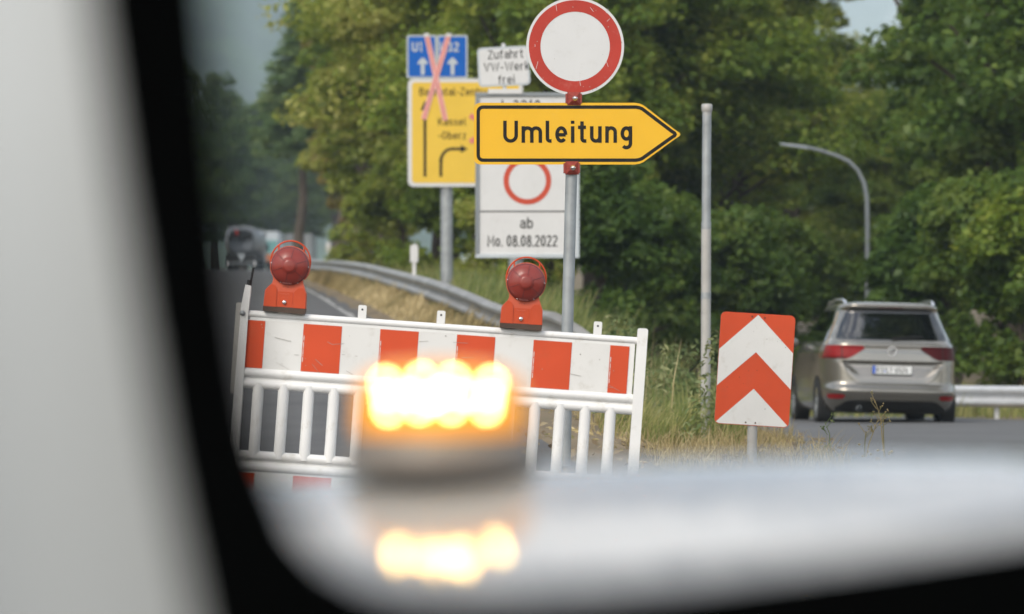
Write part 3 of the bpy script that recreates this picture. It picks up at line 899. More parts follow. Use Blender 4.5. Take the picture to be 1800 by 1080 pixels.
def make_post():
    d = 30.0
    B = P(1240, 780, d); g = h1(B.x, d)
    root = empty('bare_post', (B.x, d, g))
    tag(root, 'tall bare metal post with a capped top and no sign on it', 'post')
    zt = P(0, 190, d).z - g; zj = P(0, 402, d).z - g
    a = MB(); a.tube([(0, 0, -.3), (.006, 0, zj)], .038, 18); a.build('sleeve', M['galv_pale'], root)
    a = MB(); a.tube([(.006, 0, zj), (.012, 0, zt)], .0355, 18); a.tube([(.006, 0, zj - .005), (.006, 0, zj + .05)], .0385, 18); a.build('tube', M['galv'], root)
    st = MB(); st.tube([(.0045, 0, zj - .55), (.005, 0, zj - .50)], .0390, 18); st.build('band', M['galv'], root)
    st = MB(); st.tube([(.002, 0, .30), (.0025, 0, .36)], .0395, 18); st.build('band', M['galv'], root)
    c = MB(); c.lathe([(.0355, -.06), (.0355, -.03), (.042, -.025), (.043, .02), (.036, .03), (.0001, .034)], 18); c.build('cap', M['galv_pale'], root, (.012, 0, zt))
make_post()

def make_street_lamp():
    d = 72.0; k = d / FPX
    B = P(1525, 600, d); g = h1(B.x, d)
    root = empty('street_lamp', (B.x, d, g))
    tag(root, 'grey street lamp with a curved arm in front of the trees', 'street lamp')
    def q(px, py): return Vector(((px - 1525) * k, 0, B.z - g + (600 - py) * k))
    path = [q(1525, 700), q(1525, 520), q(1524.5, 380)]
    path = [Vector((0, 0, -.3)), q(1525, 520), q(1525, 400), q(1524, 350), q(1519, 322), q(1508, 300), q(1492, 284), q(1470, 274), q(1445, 266), q(1422, 260)]
    a = MB(); a.tube(path, [.06, .05, .045, .044, .042, .040, .039, .037, .035, .034], 14); a.build('pole', M['lamp_grey'], root)
    h = MB()
    p0, p1 = q(1424, 261), q(1370, 253.5)
    t = (p1 - p0)
    vs, fs = [], []
    for i, s in enumerate((0, .12, .5, .9, 1.0)):
        c = p0 + t * s
        w = (.04, .08, .09, .07, .03)[i]; hh = (.04, .06, .05, .04, .02)[i]
        vs += [c + Vector((0, -w, -hh * .5)), c + Vector((0, w, -hh * .5)), c + Vector((0, w * .7, hh * .7)), c + Vector((0, -w * .7, hh * .7))]
    for i in range(4):
        for j in range(4): fs.append((i * 4 + j, i * 4 + (j + 1) % 4, (i + 1) * 4 + (j + 1) % 4, (i + 1) * 4 + j))
    fs += [(3, 2, 1, 0), (16, 17, 18, 19)]
    h.add(vs, fs); h.build('lamp_head', M['lamp_grey'], root, bevel=.01)
make_street_lamp()

for px, py0, py1, d, lab in ((728, 429, 487, 58.0, 'white delineator standing above the guardrail beside the yellow sign post'), (577, 425, 457, 100.0, 'small far white delineator above the guardrail near the left lamp')):
    B = P(px, py1, d); k = d / FPX
    hh = (py1 - py0) * k
    gz = min(h1(B.x, d), B.z)
    root = empty('delineator', (B.x, d, gz))
    tag(root, lab, 'delineator', 'delineators on the guardrail')
    bz = B.z - gz
    s = MB(); s.box((0, .0, (bz - .1 + bz + hh * .55) / 2), (.055, .03, hh * .55 + .1)); s.build('stem', M['sign_white'], root)
    p = MB(); p.poly([(-.06, bz + hh * .44), (.06, bz + hh * .44), (.06, bz + hh * .92), (.02, bz + hh), (-.06, bz + hh * .94)], -.03, 0, back=.03); p.build('reflector_plate', M['sign_white'], root, bevel=.008)

# ------------------------------------------------------------------ silver minivan
def make_car(loc):
    root = empty('minivan', loc, (0, R(1.3), R(2.1)))
    tag(root, 'champagne silver minivan seen from behind on the side road', 'car')
    Zs = [.19, .24, .30, .37, .42, .455, .49, .52, .55, .575, .60, .64, .70, .76, .82, .85, .87, .92, .98, 1.04, 1.075, 1.10, 1.13, 1.16, 1.25, 1.35, 1.45, 1.53, 1.57, 1.605, 1.63, 1.648, 1.658]
    prof = np.array([(.19, .82, .30, 4.15), (.24, .86, .20, 4.3), (.30, .885, .13, 4.38), (.37, .90, .07, 4.42), (.42, .905, .035, 4.44), (.455, .907, .010, 4.44), (.49, .908, .0, 4.43), (.52, .908, .015, 4.42), (.55, .908, .045, 4.41), (.575, .908, .066, 4.40), (.60, .908, .072, 4.4),
                     (.85, .905, .085, 4.30), (.98, .90, .10, 4.0), (1.04, .885, .112, 3.7), (1.075, .875, .105, 3.6), (1.10, .862, .108, 3.5), (1.13, .85, .15, 3.42), (1.16, .835, .19, 3.35), (1.25, .795, .24, 3.2), (1.35, .745, .30, 3.0), (1.45, .705, .36, 2.8), (1.53, .675, .41, 2.6),
                     (1.57, .662, .36, 2.45), (1.605, .645, .345, 2.3), (1.63, .60, .38, 2.15), (1.648, .48, .50, 2.0), (1.658, .30, .75, 1.8)])
    NS = 7.0
    def sec(z):
        return (np.interp(z, prof[:, 0], prof[:, 1]), np.interp(z, prof[:, 0], prof[:, 2]), np.interp(z, prof[:, 0], prof[:, 3]))
    def sst(a, b, x):
        t = min(1, max(0, (x - a) / (b - a))); return t * t * (3 - 2 * t)
    def rear(x, z):
        w, yr, yf = sec(z)
        yc, hl = (yr + yf) / 2, (yf - yr) / 2
        y = yc - hl * max(0.0, 1 - min(1, abs(x) / w) ** NS) ** (1 / NS)
        # number-plate recess: deepest under its top edge, running out downwards
        if .58 < z < .88:
            half = .40 + (z - .60) * 1.0
            m = 1 - sst(half - .04, half + .01, abs(x))
            dep = .060 * sst(.865, .845, z) * sst(.60, .86, z) if z < .866 else 0
            y += dep * m
        return y
    def side(y, z, sgn):
        w, yr, yf = sec(z)
        yc, hl = (yr + yf) / 2, (yf - yr) / 2
        return sgn * w * max(0.0, 1 - min(1, abs(y - yc) / hl) ** NS) ** (1 / NS)
    S = np.linspace(-1, 1, 61)
    body = MB()
    vs, fs = [], []
    Zd = []
    for a, b in zip(Zs[:-1], Zs[1:]):
        n = max(1, int(round((b - a) / .02)))
        Zd += [a + (b - a) * i / n for i in range(n)]
    Zd.append(Zs[-1])
    N = 0
    for z in Zd:
        w, yr, yf = sec(z)
        yc, hl = (yr + yf) / 2, (yf - yr) / 2
        ring_ = []
        for s_ in S:
            x = math.copysign(w * (1 - (1 - abs(s_)) ** 1.7), s_)
            ring_.append((x, rear(x, z), z))
        for s_ in S[::-1][1:-1]:
            x = math.copysign(w * (1 - (1 - abs(s_)) ** 1.7), s_)
            ring_.append((x, yc + hl * max(0.0, 1 - (abs(x) / w) ** NS) ** (1 / NS), z))
        N = len(ring_)
        vs += ring_
    for i in range(len(Zd) - 1):
        for k in range(N):
            k2 = (k + 1) % N
            fs.append((i * N + k, i * N + k2, (i + 1) * N + k2, (i + 1) * N + k))
    fs.append(tuple((len(Zd) - 1) * N + k for k in range(N)))
    fs.append(tuple(range(N))[::-1])
    body.add(vs, fs, 0, True)
    body.build('body', M['car_paint'], root)
    def patch(name, rows, m, off=.004, ncol=16, parent=root, thick=.0, mats=None):
        """rows: (z, x left, x right) on the rear face, set off by a few millimetres"""
        rr = []
        for (z0, a0, b0), (z1, a1, b1) in zip(rows[:-1], rows[1:]):
            n = max(1, int(abs(z1 - z0) / .025))
            for i in range(n):
                t = i / n; rr.append((z0 + (z1 - z0) * t, a0 + (a1 - a0) * t, b0 + (b1 - b0) * t))
        rr.append(rows[-1])
        vs, fs = [], []
        for z, a, b in rr:
            for i in range(ncol + 1):
                x = a + (b - a) * i / ncol
                vs.append((x, rear(x, z) - off, z))
        n = ncol + 1
        for i in range(len(rr) - 1):
            for k in range(ncol): fs.append((i * n + k, i * n + k + 1, (i + 1) * n + k + 1, (i + 1) * n + k))
        mb = MB(); mb.add(vs, fs, 0, True)
        o = mb.build(name, m, parent)
        return o
    def sidepatch(name, rows, m, sgn=-1, off=.004, ncol=24, parent=root):
        rr = []
        for (z0, a0, b0), (z1, a1, b1) in zip(rows[:-1], rows[1:]):
            n = max(1, int(abs(z1 - z0) / .04))
            for i in range(n):
                t = i / n; rr.append((z0 + (z1 - z0) * t, a0 + (a1 - a0) * t, b0 + (b1 - b0) * t))
        rr.append(rows[-1])
        vs, fs = [], []
        for z, a, b in rr:
            for i in range(ncol + 1):
                y = a + (b - a) * i / ncol
                vs.append((side(y, z, sgn) + sgn * off, y, z))
        n = ncol + 1
        for i in range(len(rr) - 1):
            for k in range(ncol): fs.append((i * n + k, i * n + k + 1, (i + 1) * n + k + 1, (i + 1) * n + k))
        mb = MB(); mb.add(vs, fs, 0, True)
        return mb.build(name, m, parent)
    patch('rear_window', [(1.155, -.70, .70), (1.17, -.725, .725), (1.35, -.66, .66), (1.53, -.575, .575), (1.555, -.55, .55)], M['car_glass'], ncol=40)
    for sg in (-1, 1):
        def ab(a, b): return (min(sg * a, sg * b), max(sg * a, sg * b))
        t = patch('tail_light', [(z, *ab(a, b)) for z, a, b in ((.90, .60, .893), (.93, .53, .89), (1.0, .42, .885), (1.03, .375, .878), (1.055, .37, .87), (1.075, .40, .858))], M['tail_red' if sg < 0 else 'tail_dark'], off=.010, ncol=18)  # right lamp takes the darker red: its shade is put into the colour
        patch('lamp_divider', [(z, *ab(a, b)) for z, a, b in ((.905, .655, .668), (1.07, .655, .668))], M['car_black'], off=.013, ncol=2, parent=t)
        patch('lamp_divider', [(z, *ab(a, b)) for z, a, b in ((.905, .62, .88), (.925, .57, .88))], M['tail_dark'], off=.0125, ncol=14, parent=t)
        patch('bumper_reflector', [(z, *ab(a, b)) for z, a, b in ((.375, .66, .80), (.395, .62, .825), (.42, .62, .83), (.435, .66, .83))], M['tail_red'], off=.012, ncol=8)
        sidepatch('side_window', [(1.12, .55, 3.1), (1.14, .5, 3.05), (1.35, .62, 2.72), (1.5, .78, 2.35), (1.53, .9, 2.25)], M['car_glass'], sg)
        sidepatch('seam', [(.58, 1.62, 1.635), (1.12, 1.62, 1.635)], M['car_black'], sg, off=.002, ncol=2)
        sidepatch('door_handle', [(.96, 1.5, 1.72), (.985, 1.5, 1.72)], M['chrome'], sg, off=.02, ncol=4)
        rl = MB(); rl.tube([(sg * .575, .50, 1.610), (sg * .58, .58, 1.650), (sg * .59, .74, 1.672), (sg * .60, 1.4, 1.680), (sg * .60, 2.1, 1.65), (sg * .60, 2.25, 1.60)], [.016, .022, .022, .020, .020, .016], 10); rl.build('roof_rail', M['chrome'], root)
        mr = MB()
        mr.lathe([(.0001, -.06), (.07, -.05), (.10, 0), (.09, .06), (.0001, .09)], 16, axis='-Y'); o = mr.build('wing_mirror', M['car_paint'], root, (sg * 1.0, 3.0, 1.10)); o.scale = (1, 1, .75)
        # wheel arches and wheels
        for yw in (.82, 3.55):
            ar = MB()
            vs, fs = [], []
            nA = 28
            for i in range(nA + 1):
                a = R(-8 + 196 * i / nA)
                y, z = yw + .36 * math.cos(a), .31 + .36 * math.sin(a)
                vs.append((side(y, max(z, .2), sg) + sg * .006, y, z))
            vs.append((side(yw, .31, sg) + sg * .006, yw, .27))
            for i in range(nA): fs.append((i, i + 1, nA + 1))
            ar.add(vs, fs); ar.build('wheel_arch', M['car_black'], root)
            w = empty('wheel', (sg * .80, yw, .318)); w.parent = root
            ty = MB(); ty.lathe([(.20, -.105), (.29, -.108), (.313, -.09), (.318, -.05), (.318, .05), (.313, .09), (.29, .108), (.20, .105)], 36, axis='X'); ty.build('tyre', M['tyre'], w)
            rm = MB()
            rm.lathe([(.205, sg * .10), (.19, sg * .085), (.18, sg * .02)], 30, axis='X')
            for q in range(5):
                a = q * 2 * math.pi / 5 + .3
                rm.box((sg * .085, .1 * math.cos(a), .1 * math.sin(a)), (.025, .055, .20), 0, Matrix.Rotation(a - math.pi / 2, 3, 'X'))
            rm.lathe([(.0001, sg * .103), (.05, sg * .10), (.055, sg * .08)], 18, axis='X')
            rm.build('rim', M['galv'], w)
    patch('diffuser', [(.20, -.72, .72), (.26, -.72, .72), (.34, -.60, .60), (.355, -.52, .52)], M['car_black'], off=.010, ncol=30)
    patch('bumper_seam', [(.585, -.46, .46), (.592, -.46, .46)], M['car_black'], off=.003, ncol=20)
    for sg in (-1, 1):
        rows = [(.588, .455, .467), (.66, .555, .567), (.72, .60, .608), (.90, .632, .640)]
        patch('tailgate_seam', [(z, min(sg * a, sg * b), max(sg * a, sg * b)) for z, a, b in rows], M['car_black'], off=.003, ncol=2)
    patch('tailgate_crease', [(1.008, -.40, .40), (1.013, -.40, .40)], M['frame_grey'], off=.003, ncol=30)
    patch('brake_light', [(1.572, -.16, .16), (1.582, -.16, .16)], M['tail_dark'], off=.004, ncol=8)
    # number plate
    pl = MB()
    pl.poly(rrect(-.26, -.0575, .26, .0575, .012), 0, 0, back=.012)
    pl.poly([(-.254, -.05), (-.218, -.05), (-.218, .05), (-.254, .05)], -.001, 1)
    pl.text('KS', -.205, -.036, .073, -.001, 2, sw=.16, gap=.16, xs=.92)
    pl.disc((-.096, .02), .012, -.001, 2, 14); pl.disc((-.096, -.020), .012, -.001, 1, 14)
    pl.text('LV 6524', -.073, -.036, .073, -.001, 2, sw=.16, gap=.12, xs=.86)
    pl.ribbon(rrect(-.257, -.0545, .257, .0545, .010), .004, -.0015, 2, closed=True)
    o = pl.build('number_plate', [M['plate_white'], M['plate_blue'], M['sign_black']], root, (-.005, rear(0, .70) - .022, .765))
    o.rotation_euler = (R(-6), 0, 0)
    em = MB()
    em.ring((0, 0), .060, .050, -.006, 0, 36); em.disc((0, 0), .061, 0, 1, 36, back=.02)
    em.ribbon([(-.036, .036), (-.012, -.012 + .02), (0, .012)], .009, -.006, 0); em.ribbon([(-.022, .046), (0, .006), (.022, .046)], .009, -.0062, 0)
    em.ribbon([(-.048, .012), (-.022, -.042), (0, .0), (.022, -.042), (.048, .012)], .009, -.0064, 0)
    em.build('emblem', [M['chrome'], M['car_black']], root, (-.01, rear(0, 1.01) - .012, 1.01))
    ex_ = MB(); ex_.lathe([(.03, 0), (.034, .0), (.034, .10), (.028, .10)], 14, axis='-Y'); ex_.build('exhaust_pipe', M['frame_grey'], root, (-.42, .22, .255))
    wp = MB(); wp.tube([(0, rear(0, 1.18) - .03, 1.175), (.10, rear(.1, 1.2) - .025, 1.19), (.40, rear(.4, 1.21) - .02, 1.205)], .010, 6); wp.build('wiper', M['car_black'], root)
    return root
cx_, cy_ = (1568 - 900) / FPX * 50, 50.0
make_car((cx_, cy_, ZC - (754 - YH) / FPX * 50.0))

# ------------------------------------------------------------------ vehicles far up the closed road
def make_tanker():
    d = 281.0; k = d / FPX
    B = P(422, 474, d)
    root = empty('tanker_truck', (B.x, d, B.z))
    tag(root, 'grey tanker truck with a rounded tank end far up the closed road', 'truck')
    def sup(w, hh, n, N=36):
        o = []
        for i in range(N):
            a = 2 * math.pi * i / N
            o.append((math.copysign(abs(math.cos(a)) ** (2 / n) * w, math.cos(a)), math.copysign(abs(math.sin(a)) ** (2 / n) * hh, math.sin(a))))
        return o
    t = MB(); vs, fs = [], []
    rings = [(0, .72), (.08, .9), (.25, 1.0), (9, 1.0)]
    for y, s in rings:
        for a, b in sup(1.27 * s, 1.05 * s, 3.6): vs.append((a, y, b))
    for i in range(3):
        for q in range(36): fs.append((i * 36 + q, i * 36 + (q + 1) % 36, (i + 1) * 36 + (q + 1) % 36, (i + 1) * 36 + q))
    fs.append(tuple(range(36)))
    t.add(vs, fs, 0, True); t.build('tank', M['tank'], root, (0, 0, 2.12))
    m = MB()
    for i, w in enumerate((.30, .10, .34, .22, .30)): m.box((-.85 + i * .38, -.01, 2.22), (w * .8, .02, .17), 0)
    m.build('lettering', M['car_black'], root)
    m = MB(); m.disc((-.35, 2.72), .19, -.02, 0, 18); m.build('mark', M['tail_red'], root)
    m = MB(); m.poly([(-.35, 1.1), (.0, .62), (.35, 1.1)], -.03, 0, back=.05); m.build('hose_shield', M['sign_grey'], root)
    c = MB(); c.box((0, 4.5, .98), (2.3, 8.6, .3)); c.box((0, .05, .38), (2.45, .12, .34)); c.box((0, .3, .75), (2.4, .3, .5)); c.build('chassis', M['car_black'], root)
    b = MB(); b.box((0, -.02, .46), (2.3, .06, .10)); b.build('bumper_bar', M['frame_grey'], root)
    for sg in (-1, 1):
        l = MB(); l.box((sg * 1.02, -.06, .42), (.14, .06, .28)); l.build('rear_light', M['lamp_lens'], root, bevel=.02)
        for y in (1.4, 2.7, 7.8):
            w = MB(); w.lathe([(.2, -.2), (.48, -.2), (.5, 0), (.48, .2), (.2, .2)], 20, axis='X', c=(sg * .95, y, .5)); w.build('wheel', M['tyre'], root)
        mm = MB(); mm.box((sg * 1.42, 8.8, 1.85), (.2, .12, .6)); mm.build('wing_mirror', M['car_black'], root)
    cb = MB(); cb.box((0, 9.9, 1.9), (2.4, 1.8, 2.5)); cb.build('cab', M['tank'], root, bevel=.1)
make_tanker()

def make_box_truck(px, py, d, w, hh, boxm, bandm, name, label, with_band):
    B = P(px, py, d)
    root = empty(name, (B.x, d, h1(B.x, d)))
    tag(root, label, 'truck')
    bz = .95
    b = MB(); b.box((0, 3, bz + hh / 2), (w, 6, hh)); b.build('cargo_box', boxm, root, bevel=.05)
    if with_band:
        p = MB(); p.box((0, -.02, bz + hh * .42), (w * .94, .03, hh * .5)); p.build('rear_door', M['teal'], root)
        p = MB(); p.box((0, -.03, bz + hh * .05), (w * .94, .05, hh * .26)); p.build('lower_band', bandm, root)
    else:
        p = MB(); p.box((-.3, -.02, bz + hh * .6), (.35, .03, .4)); p.build('mark', M['car_black'], root)
    c = MB(); c.box((0, 3, .75), (w * .9, 6, .36)); c.build('chassis', M['car_black'], root)
    for sg in (-1, 1):
        for y in (1.0, 6.6):
            q = MB(); q.lathe([(.2, -.15), (.43, -.15), (.45, 0), (.43, .15), (.2, .15)], 18, axis='X', c=(sg * w * .4, y, .45)); q.build('wheel', M['tyre'], root)
    cb = MB(); cb.box((0, 7.1, 1.55), (w * .94, 1.9, 1.9)); cb.build('cab', boxm, root, bevel=.12)
make_box_truck(468, 470, 300, 1.9, 2.15, M['sign_grey'], M['orange_dull'], 'delivery_truck', 'small pale truck with teal and orange rear beside the tanker', True)
make_box_truck(524, 460, 330, 2.3, 2.3, M['tank'], None, 'box_truck', 'pale grey box truck half hidden behind the left warning lamp', False)

# ------------------------------------------------------------------ trees
def leaf_quads(C, Nn, size, aspect, rs):
    """one small pointed four-sided leaf per centre"""
    n = len(C)
    a = rs.normal(size=(n, 3))
    a -= (a * Nn).sum(1, keepdims=True) * Nn
    a /= np.linalg.norm(a, axis=1, keepdims=True) + 1e-9
    b = np.cross(Nn, a)
    L = size * rs.uniform(.65, 1.35, (n, 1))
    W = L * aspect
    bend = Nn * L * .12
    v = np.stack([C - a * L * .5 - bend, C + b * W * .5, C + a * L * .5 - bend, C - b * W * .5], 1)
    return v.reshape(-1, 3)

def mesh_from_quads(name, V, material):
    n = len(V) // 4
    me = bpy.data.meshes.new(name)
    me.vertices.add(len(V)); me.loops.add(len(V)); me.polygons.add(n)
    me.vertices.foreach_set('co', V.astype(np.float32).ravel())
    me.loops.foreach_set('vertex_index', np.arange(len(V), dtype=np.int32))
    me.polygons.foreach_set('loop_start', np.arange(0, len(V), 4, dtype=np.int32))
    me.polygons.foreach_set('loop_total', np.full(n, 4, dtype=np.int32))
    me.materials.append(material)
    me.update(); me.validate()
    return me

def crown_points(rs, h, rad, low, n_clump, per, leaf, shape='round'):
    """clumps of leaves through an uneven crown; h total height, low = height of the lowest leaves"""
    Cs, Ns, tips = [], [], []
    lobes = [(rs.uniform(-.35, .35) * rad, rs.uniform(-.35, .35) * rad, rs.uniform(.3, .85), rs.uniform(.55, .8)) for _ in range(6)]
    for _ in range(n_clump):
        lx, ly, lz, lr = lobes[rs.integers(len(lobes))]
        d = rs.normal(size=3); d /= np.linalg.norm(d)
        r = lr * rad * rs.uniform(.55, 1.0)
        z = low + (h - low) * lz + d[2] * r * (h - low) / (2 * rad) * .8
        z = min(max(z, low), h)
        t = (z - low) / (h - low)
        taper = (1 - t ** 3 * .55)
        c = np.array([(lx + d[0] * r) * taper, (ly + d[1] * r) * taper, z])
        tips.append(c)
        cr_ = rs.uniform(.55, 1.15) * rad * .22
        k = int(per * rs.uniform(.6, 1.4))
        q = rs.normal(size=(k, 3)); q /= np.linalg.norm(q, axis=1, keepdims=True)
        rr = rs.uniform(.35, 1, (k, 1)) ** .6
        pts = c + q * rr * np.array([1.15, 1.15, .62]) * cr_
        pts[:, 2] -= .25 * cr_ * (q[:, 0] ** 2 + q[:, 1] ** 2)
        nn = q * .55 + np.array([0, 0, .75]) + rs.normal(size=(k, 3)) * .45
        nn /= np.linalg.norm(nn, axis=1, keepdims=True)
        Cs.append(pts); Ns.append(nn)
    C = np.concatenate(Cs); Nn = np.concatenate(Ns)
    return leaf_quads(C, Nn, leaf, .58, rs), tips

def trunk_mesh(name, rs, h, rad, low, tips):
    mb = MB()
    pts = [(0, 0, -.5)]
    x = y = 0
    for i in range(1, 7):
        x += rs.normal() * .12; y += rs.normal() * .12
        pts.append((x, y, h * .8 * i / 6))
    r0 = .022 * h
    mb.tube(pts, [r0 * (1.25 if i == 0 else 1 - .13 * i) for i in range(7)], 9)
    for t in tips[::5]:
        zb = max(low * .8, t[2] * .62)
        i = min(5, int(zb / (h * .8) * 6)); f = zb / (h * .8) * 6 - i
        b = Vector(pts[i]).lerp(Vector(pts[i + 1]), min(1, max(0, f)))
        m_ = b.lerp(Vector(t), .5) + Vector((0, 0, .25))
        mb.tube([b, m_, Vector(t)], [r0 * .32, r0 * .2, r0 * .07], 5, cap=False)
    me_o = mb.build(name, M['bark'])
    me = me_o.data
    bpy.data.objects.remove(me_o)
    return me

PROTO = {}
def proto(kind, seed, h, rad, low, n_clump, per, leaf):
    rs = np.random.default_rng(seed)
    if kind == 'fir':
        Cs, Ns, tips = [], [], []
        z = low
        while z < h * .99:
            t = (z - low) / (h - low)
            rr = rad * (1 - t) ** .85 + .15
            for j in range(7):
                a = rs.uniform(0, 2 * math.pi); L = rr * rs.uniform(.6, 1.1)
                n = int(30 + 130 * L / rad)
                s = rs.uniform(.1, 1, n)
                p = np.stack([np.cos(a) * s * L, np.sin(a) * s * L, z + .1 - s * L * .22 + .12 * (s ** 2) * L], 1) + rs.normal(size=(n, 3)) * np.array([.18, .18, .08])
                Cs.append(p)
                nn = rs.normal(size=(n, 3)) * .5 + np.array([0, 0, .8]); nn /= np.linalg.norm(nn, axis=1, keepdims=True)
                Ns.append(nn)
            z += h * .022
        V = leaf_quads(np.concatenate(Cs), np.concatenate(Ns), leaf, .4, rs)
        tips = []
    else:
        V, tips = crown_points(rs, h, rad, low, n_clump, per, leaf)
    return V, trunk_mesh('trunk', rs, h, rad, low, tips)
SHAPES = {
    'broad': proto('round', 1, 14, 4.6, 1.2, 170, 290, .21),
    'tall': proto('round', 2, 16, 4.0, 1.0, 180, 290, .21),
    'full': proto('round', 3, 13, 5.0, .6, 190, 290, .21),
    'narrow': proto('round', 6, 14, 2.6, .8, 150, 260, .20),
    'bush': proto('round', 4, 4.2, 2.4, .1, 110, 170, .17),
    'fir': proto('fir', 5, 16, 3.2, 7.0, 0, 0, .34),
    'overhang': proto('round', 9, 15, 5.2, 6.5, 170, 170, .28),
}
MESH = {}
def place_tree(shape, leafm, x, y, s, rz, label, cat, group, name):
    key = (shape, leafm)
    if key not in MESH: MESH[key] = mesh_from_quads('crown', SHAPES[shape][0], LEAF[leafm])
    root = empty(name, (x, y, h1(x, y) - .1), (0, 0, rz))
    root.scale = (s, s, s)
    c = bpy.data.objects.new('crown', MESH[key]); col.objects.link(c); c.parent = root
    t = bpy.data.objects.new('trunk', SHAPES[shape][1]); col.objects.link(t); t.parent = root
    tag(root, label, cat, group)
    return root
# px, depth, shape, leaf, scale, label
T = [
    (524, 168, 'fir', 'fir', .76, 'conifer with a pointed top at the left end of the roadside trees', 'conifer'),
    (598, 142, 'narrow', 'rust', 1.05, 'tree with rusty brown leaves beside the pointed conifer', 'broadleaf_tree'),
    (628, 124, 'narrow', 'mid', .95, 'slim green tree between the two brownish trees', 'broadleaf_tree'),
    (668, 130, 'narrow', 'rust', 1.0, 'brownish tree left of the two blue sign panels', 'broadleaf_tree'),
    (690, 106, 'narrow', 'light', 1.0, 'yellow green tree just left of the yellow direction sign', 'broadleaf_tree'),
    (775, 100, 'tall', 'light', .9, 'yellow green tree rising behind the two blue sign panels', 'broadleaf_tree'),
    (850, 92, 'full', 'light', .98, 'olive yellow tree rising above the small tilted plate', 'broadleaf_tree'),
    (935, 84, 'broad', 'mid', .85, 'green tree behind the round red ringed sign', 'broadleaf_tree'),
    (1045, 88, 'full', 'mid', .95, 'leafy green tree between the detour pole and the bare post', 'broadleaf_tree'),
    (1130, 96, 'tall', 'light', .95, 'yellow green tree above the tip of the yellow arrow', 'broadleaf_tree'),
    (1200, 90, 'full', 'mid', .9, 'green tree right behind the tall bare post', 'broadleaf_tree'),
    (1300, 104, 'tall', 'mid', .95, 'green tree behind the chevron board left of the street lamp arm', 'broadleaf_tree'),
    (1378, 118, 'narrow', 'mid', 1.05, 'leafy green tree behind the street lamp head', 'broadleaf_tree'),
    (1500, 128, 'broad', 'light', .78, 'pale yellow green tree behind the street lamp pole below the sky gap', 'broadleaf_tree'),
    (1570, 110, 'full', 'mid', .62, 'mid green tree just right of the street lamp pole', 'broadleaf_tree'),
    (1668, 92, 'narrow', 'dark', 1.0, 'dark green tree above and right of the silver minivan', 'broadleaf_tree'),
    (1795, 84, 'tall', 'dark', .85, 'large dark green tree above the right guardrail', 'broadleaf_tree'),
    (1900, 76, 'broad', 'dark', 1.05, 'dark tree at the right edge of the photo', 'broadleaf_tree'),
    (1990, 82, 'tall', 'dark', 1.0, 'dark tree cut off by the right edge of the photo', 'broadleaf_tree'),
]
for i, (px, d, sh, lf, s, lab, nm) in enumerate(T):
    place_tree(sh, lf, (px - 900) / FPX * d, d, s, i * 1.3, lab, 'tree', 'trees along the roadside wood', nm)
place_tree('overhang', 'dark', 10.8, 45.5, 1.0, .7, 'tall tree leaning over the side road beside the minivan, mirrored in its rear window', 'tree', None, 'broadleaf_tree')
k = 0
for px, d, sh, lf, s in [(700, 150, 'tall', 'mid', 1.05), (800, 140, 'full', 'mid', 1.2), (900, 150, 'tall', 'dark', 1.1), (980, 130, 'full', 'dark', 1.15), (1080, 140, 'tall', 'mid', 1.1), (1160, 135, 'full', 'dark', 1.15), (1260, 145, 'tall', 'mid', 1.15), (1295, 160, 'tall', 'light', 1.15), 
                         (1690, 150, 'narrow', 'mid', 1.2), (1770, 125, 'tall', 'dark', 1.0), (1830, 120, 'tall', 'dark', 1.1), (1860, 115, 'full', 'dark', 1.1), (672, 172, 'tall', 'mid', .9), (640, 190, 'narrow', 'mid', 1.1)]:
    place_tree(sh, lf, (px - 900) / FPX * d, d, s, k * 2.1, 'tree filling the second row behind the roadside trees', 'tree', 'second row of the wood', 'broadleaf_tree'); k += 1
for px, d, sh, lf, s in [(330, 330, 'tall', 'dark', 1.15), (385, 345, 'full', 'dark', 1.35), (440, 350, 'broad', 'light', 1.35), (475, 335, 'full', 'dark', 1.1), (520, 340, 'tall', 'dark', 1.0), (360, 300, 'full', 'dark', 1.0), (300, 310, 'broad', 'dark', 1.1), (410, 325, 'tall', 'dark', .95), (500, 310, 'full', 'dark', .8), (560, 300, 'tall', 'dark', 1.0), (450, 322, 'full', 'dark', .8),
                         (250, 320, 'tall', 'dark', 1.2)]:
    place_tree(sh, lf, (px - 900) / FPX * d, d + 28, s, k * 2.1, 'dark tree where the closed road disappears behind the tanker', 'tree', 'dark trees at the far end of the closed road', 'broadleaf_tree'); k += 1
for px, d, lf, s in [(655, 112, 'mid', .7), (715, 98, 'light', .8), (775, 86, 'mid', .75), (830, 76, 'mid', .75), (900, 72, 'light', .65), (970, 68, 'mid', .7), (1040, 66, 'dark', .8), (1100, 70, 'dark', .8), (1160, 72, 'dark', .85), (1215, 78, 'dark', .85), (1280, 76, 'dark', .9), (1340, 80, 'dark', .9), (1400, 86, 'dark', .9), (1470, 96, 'light', .9),
                     (1540, 92, 'mid', .9), (1610, 80, 'dark', .9), (1680, 70, 'dark', .95), (1740, 66, 'dark', .95), (1800, 64, 'mid', .9), (1870, 64, 'dark', .95)]:
    place_tree('bush', lf, (px - 900) / FPX * d, d, s, k * 1.7, 'leafy bush in the undergrowth along the foot of the wood', 'bush', 'bushes at the foot of the wood', 'bush'); k += 1

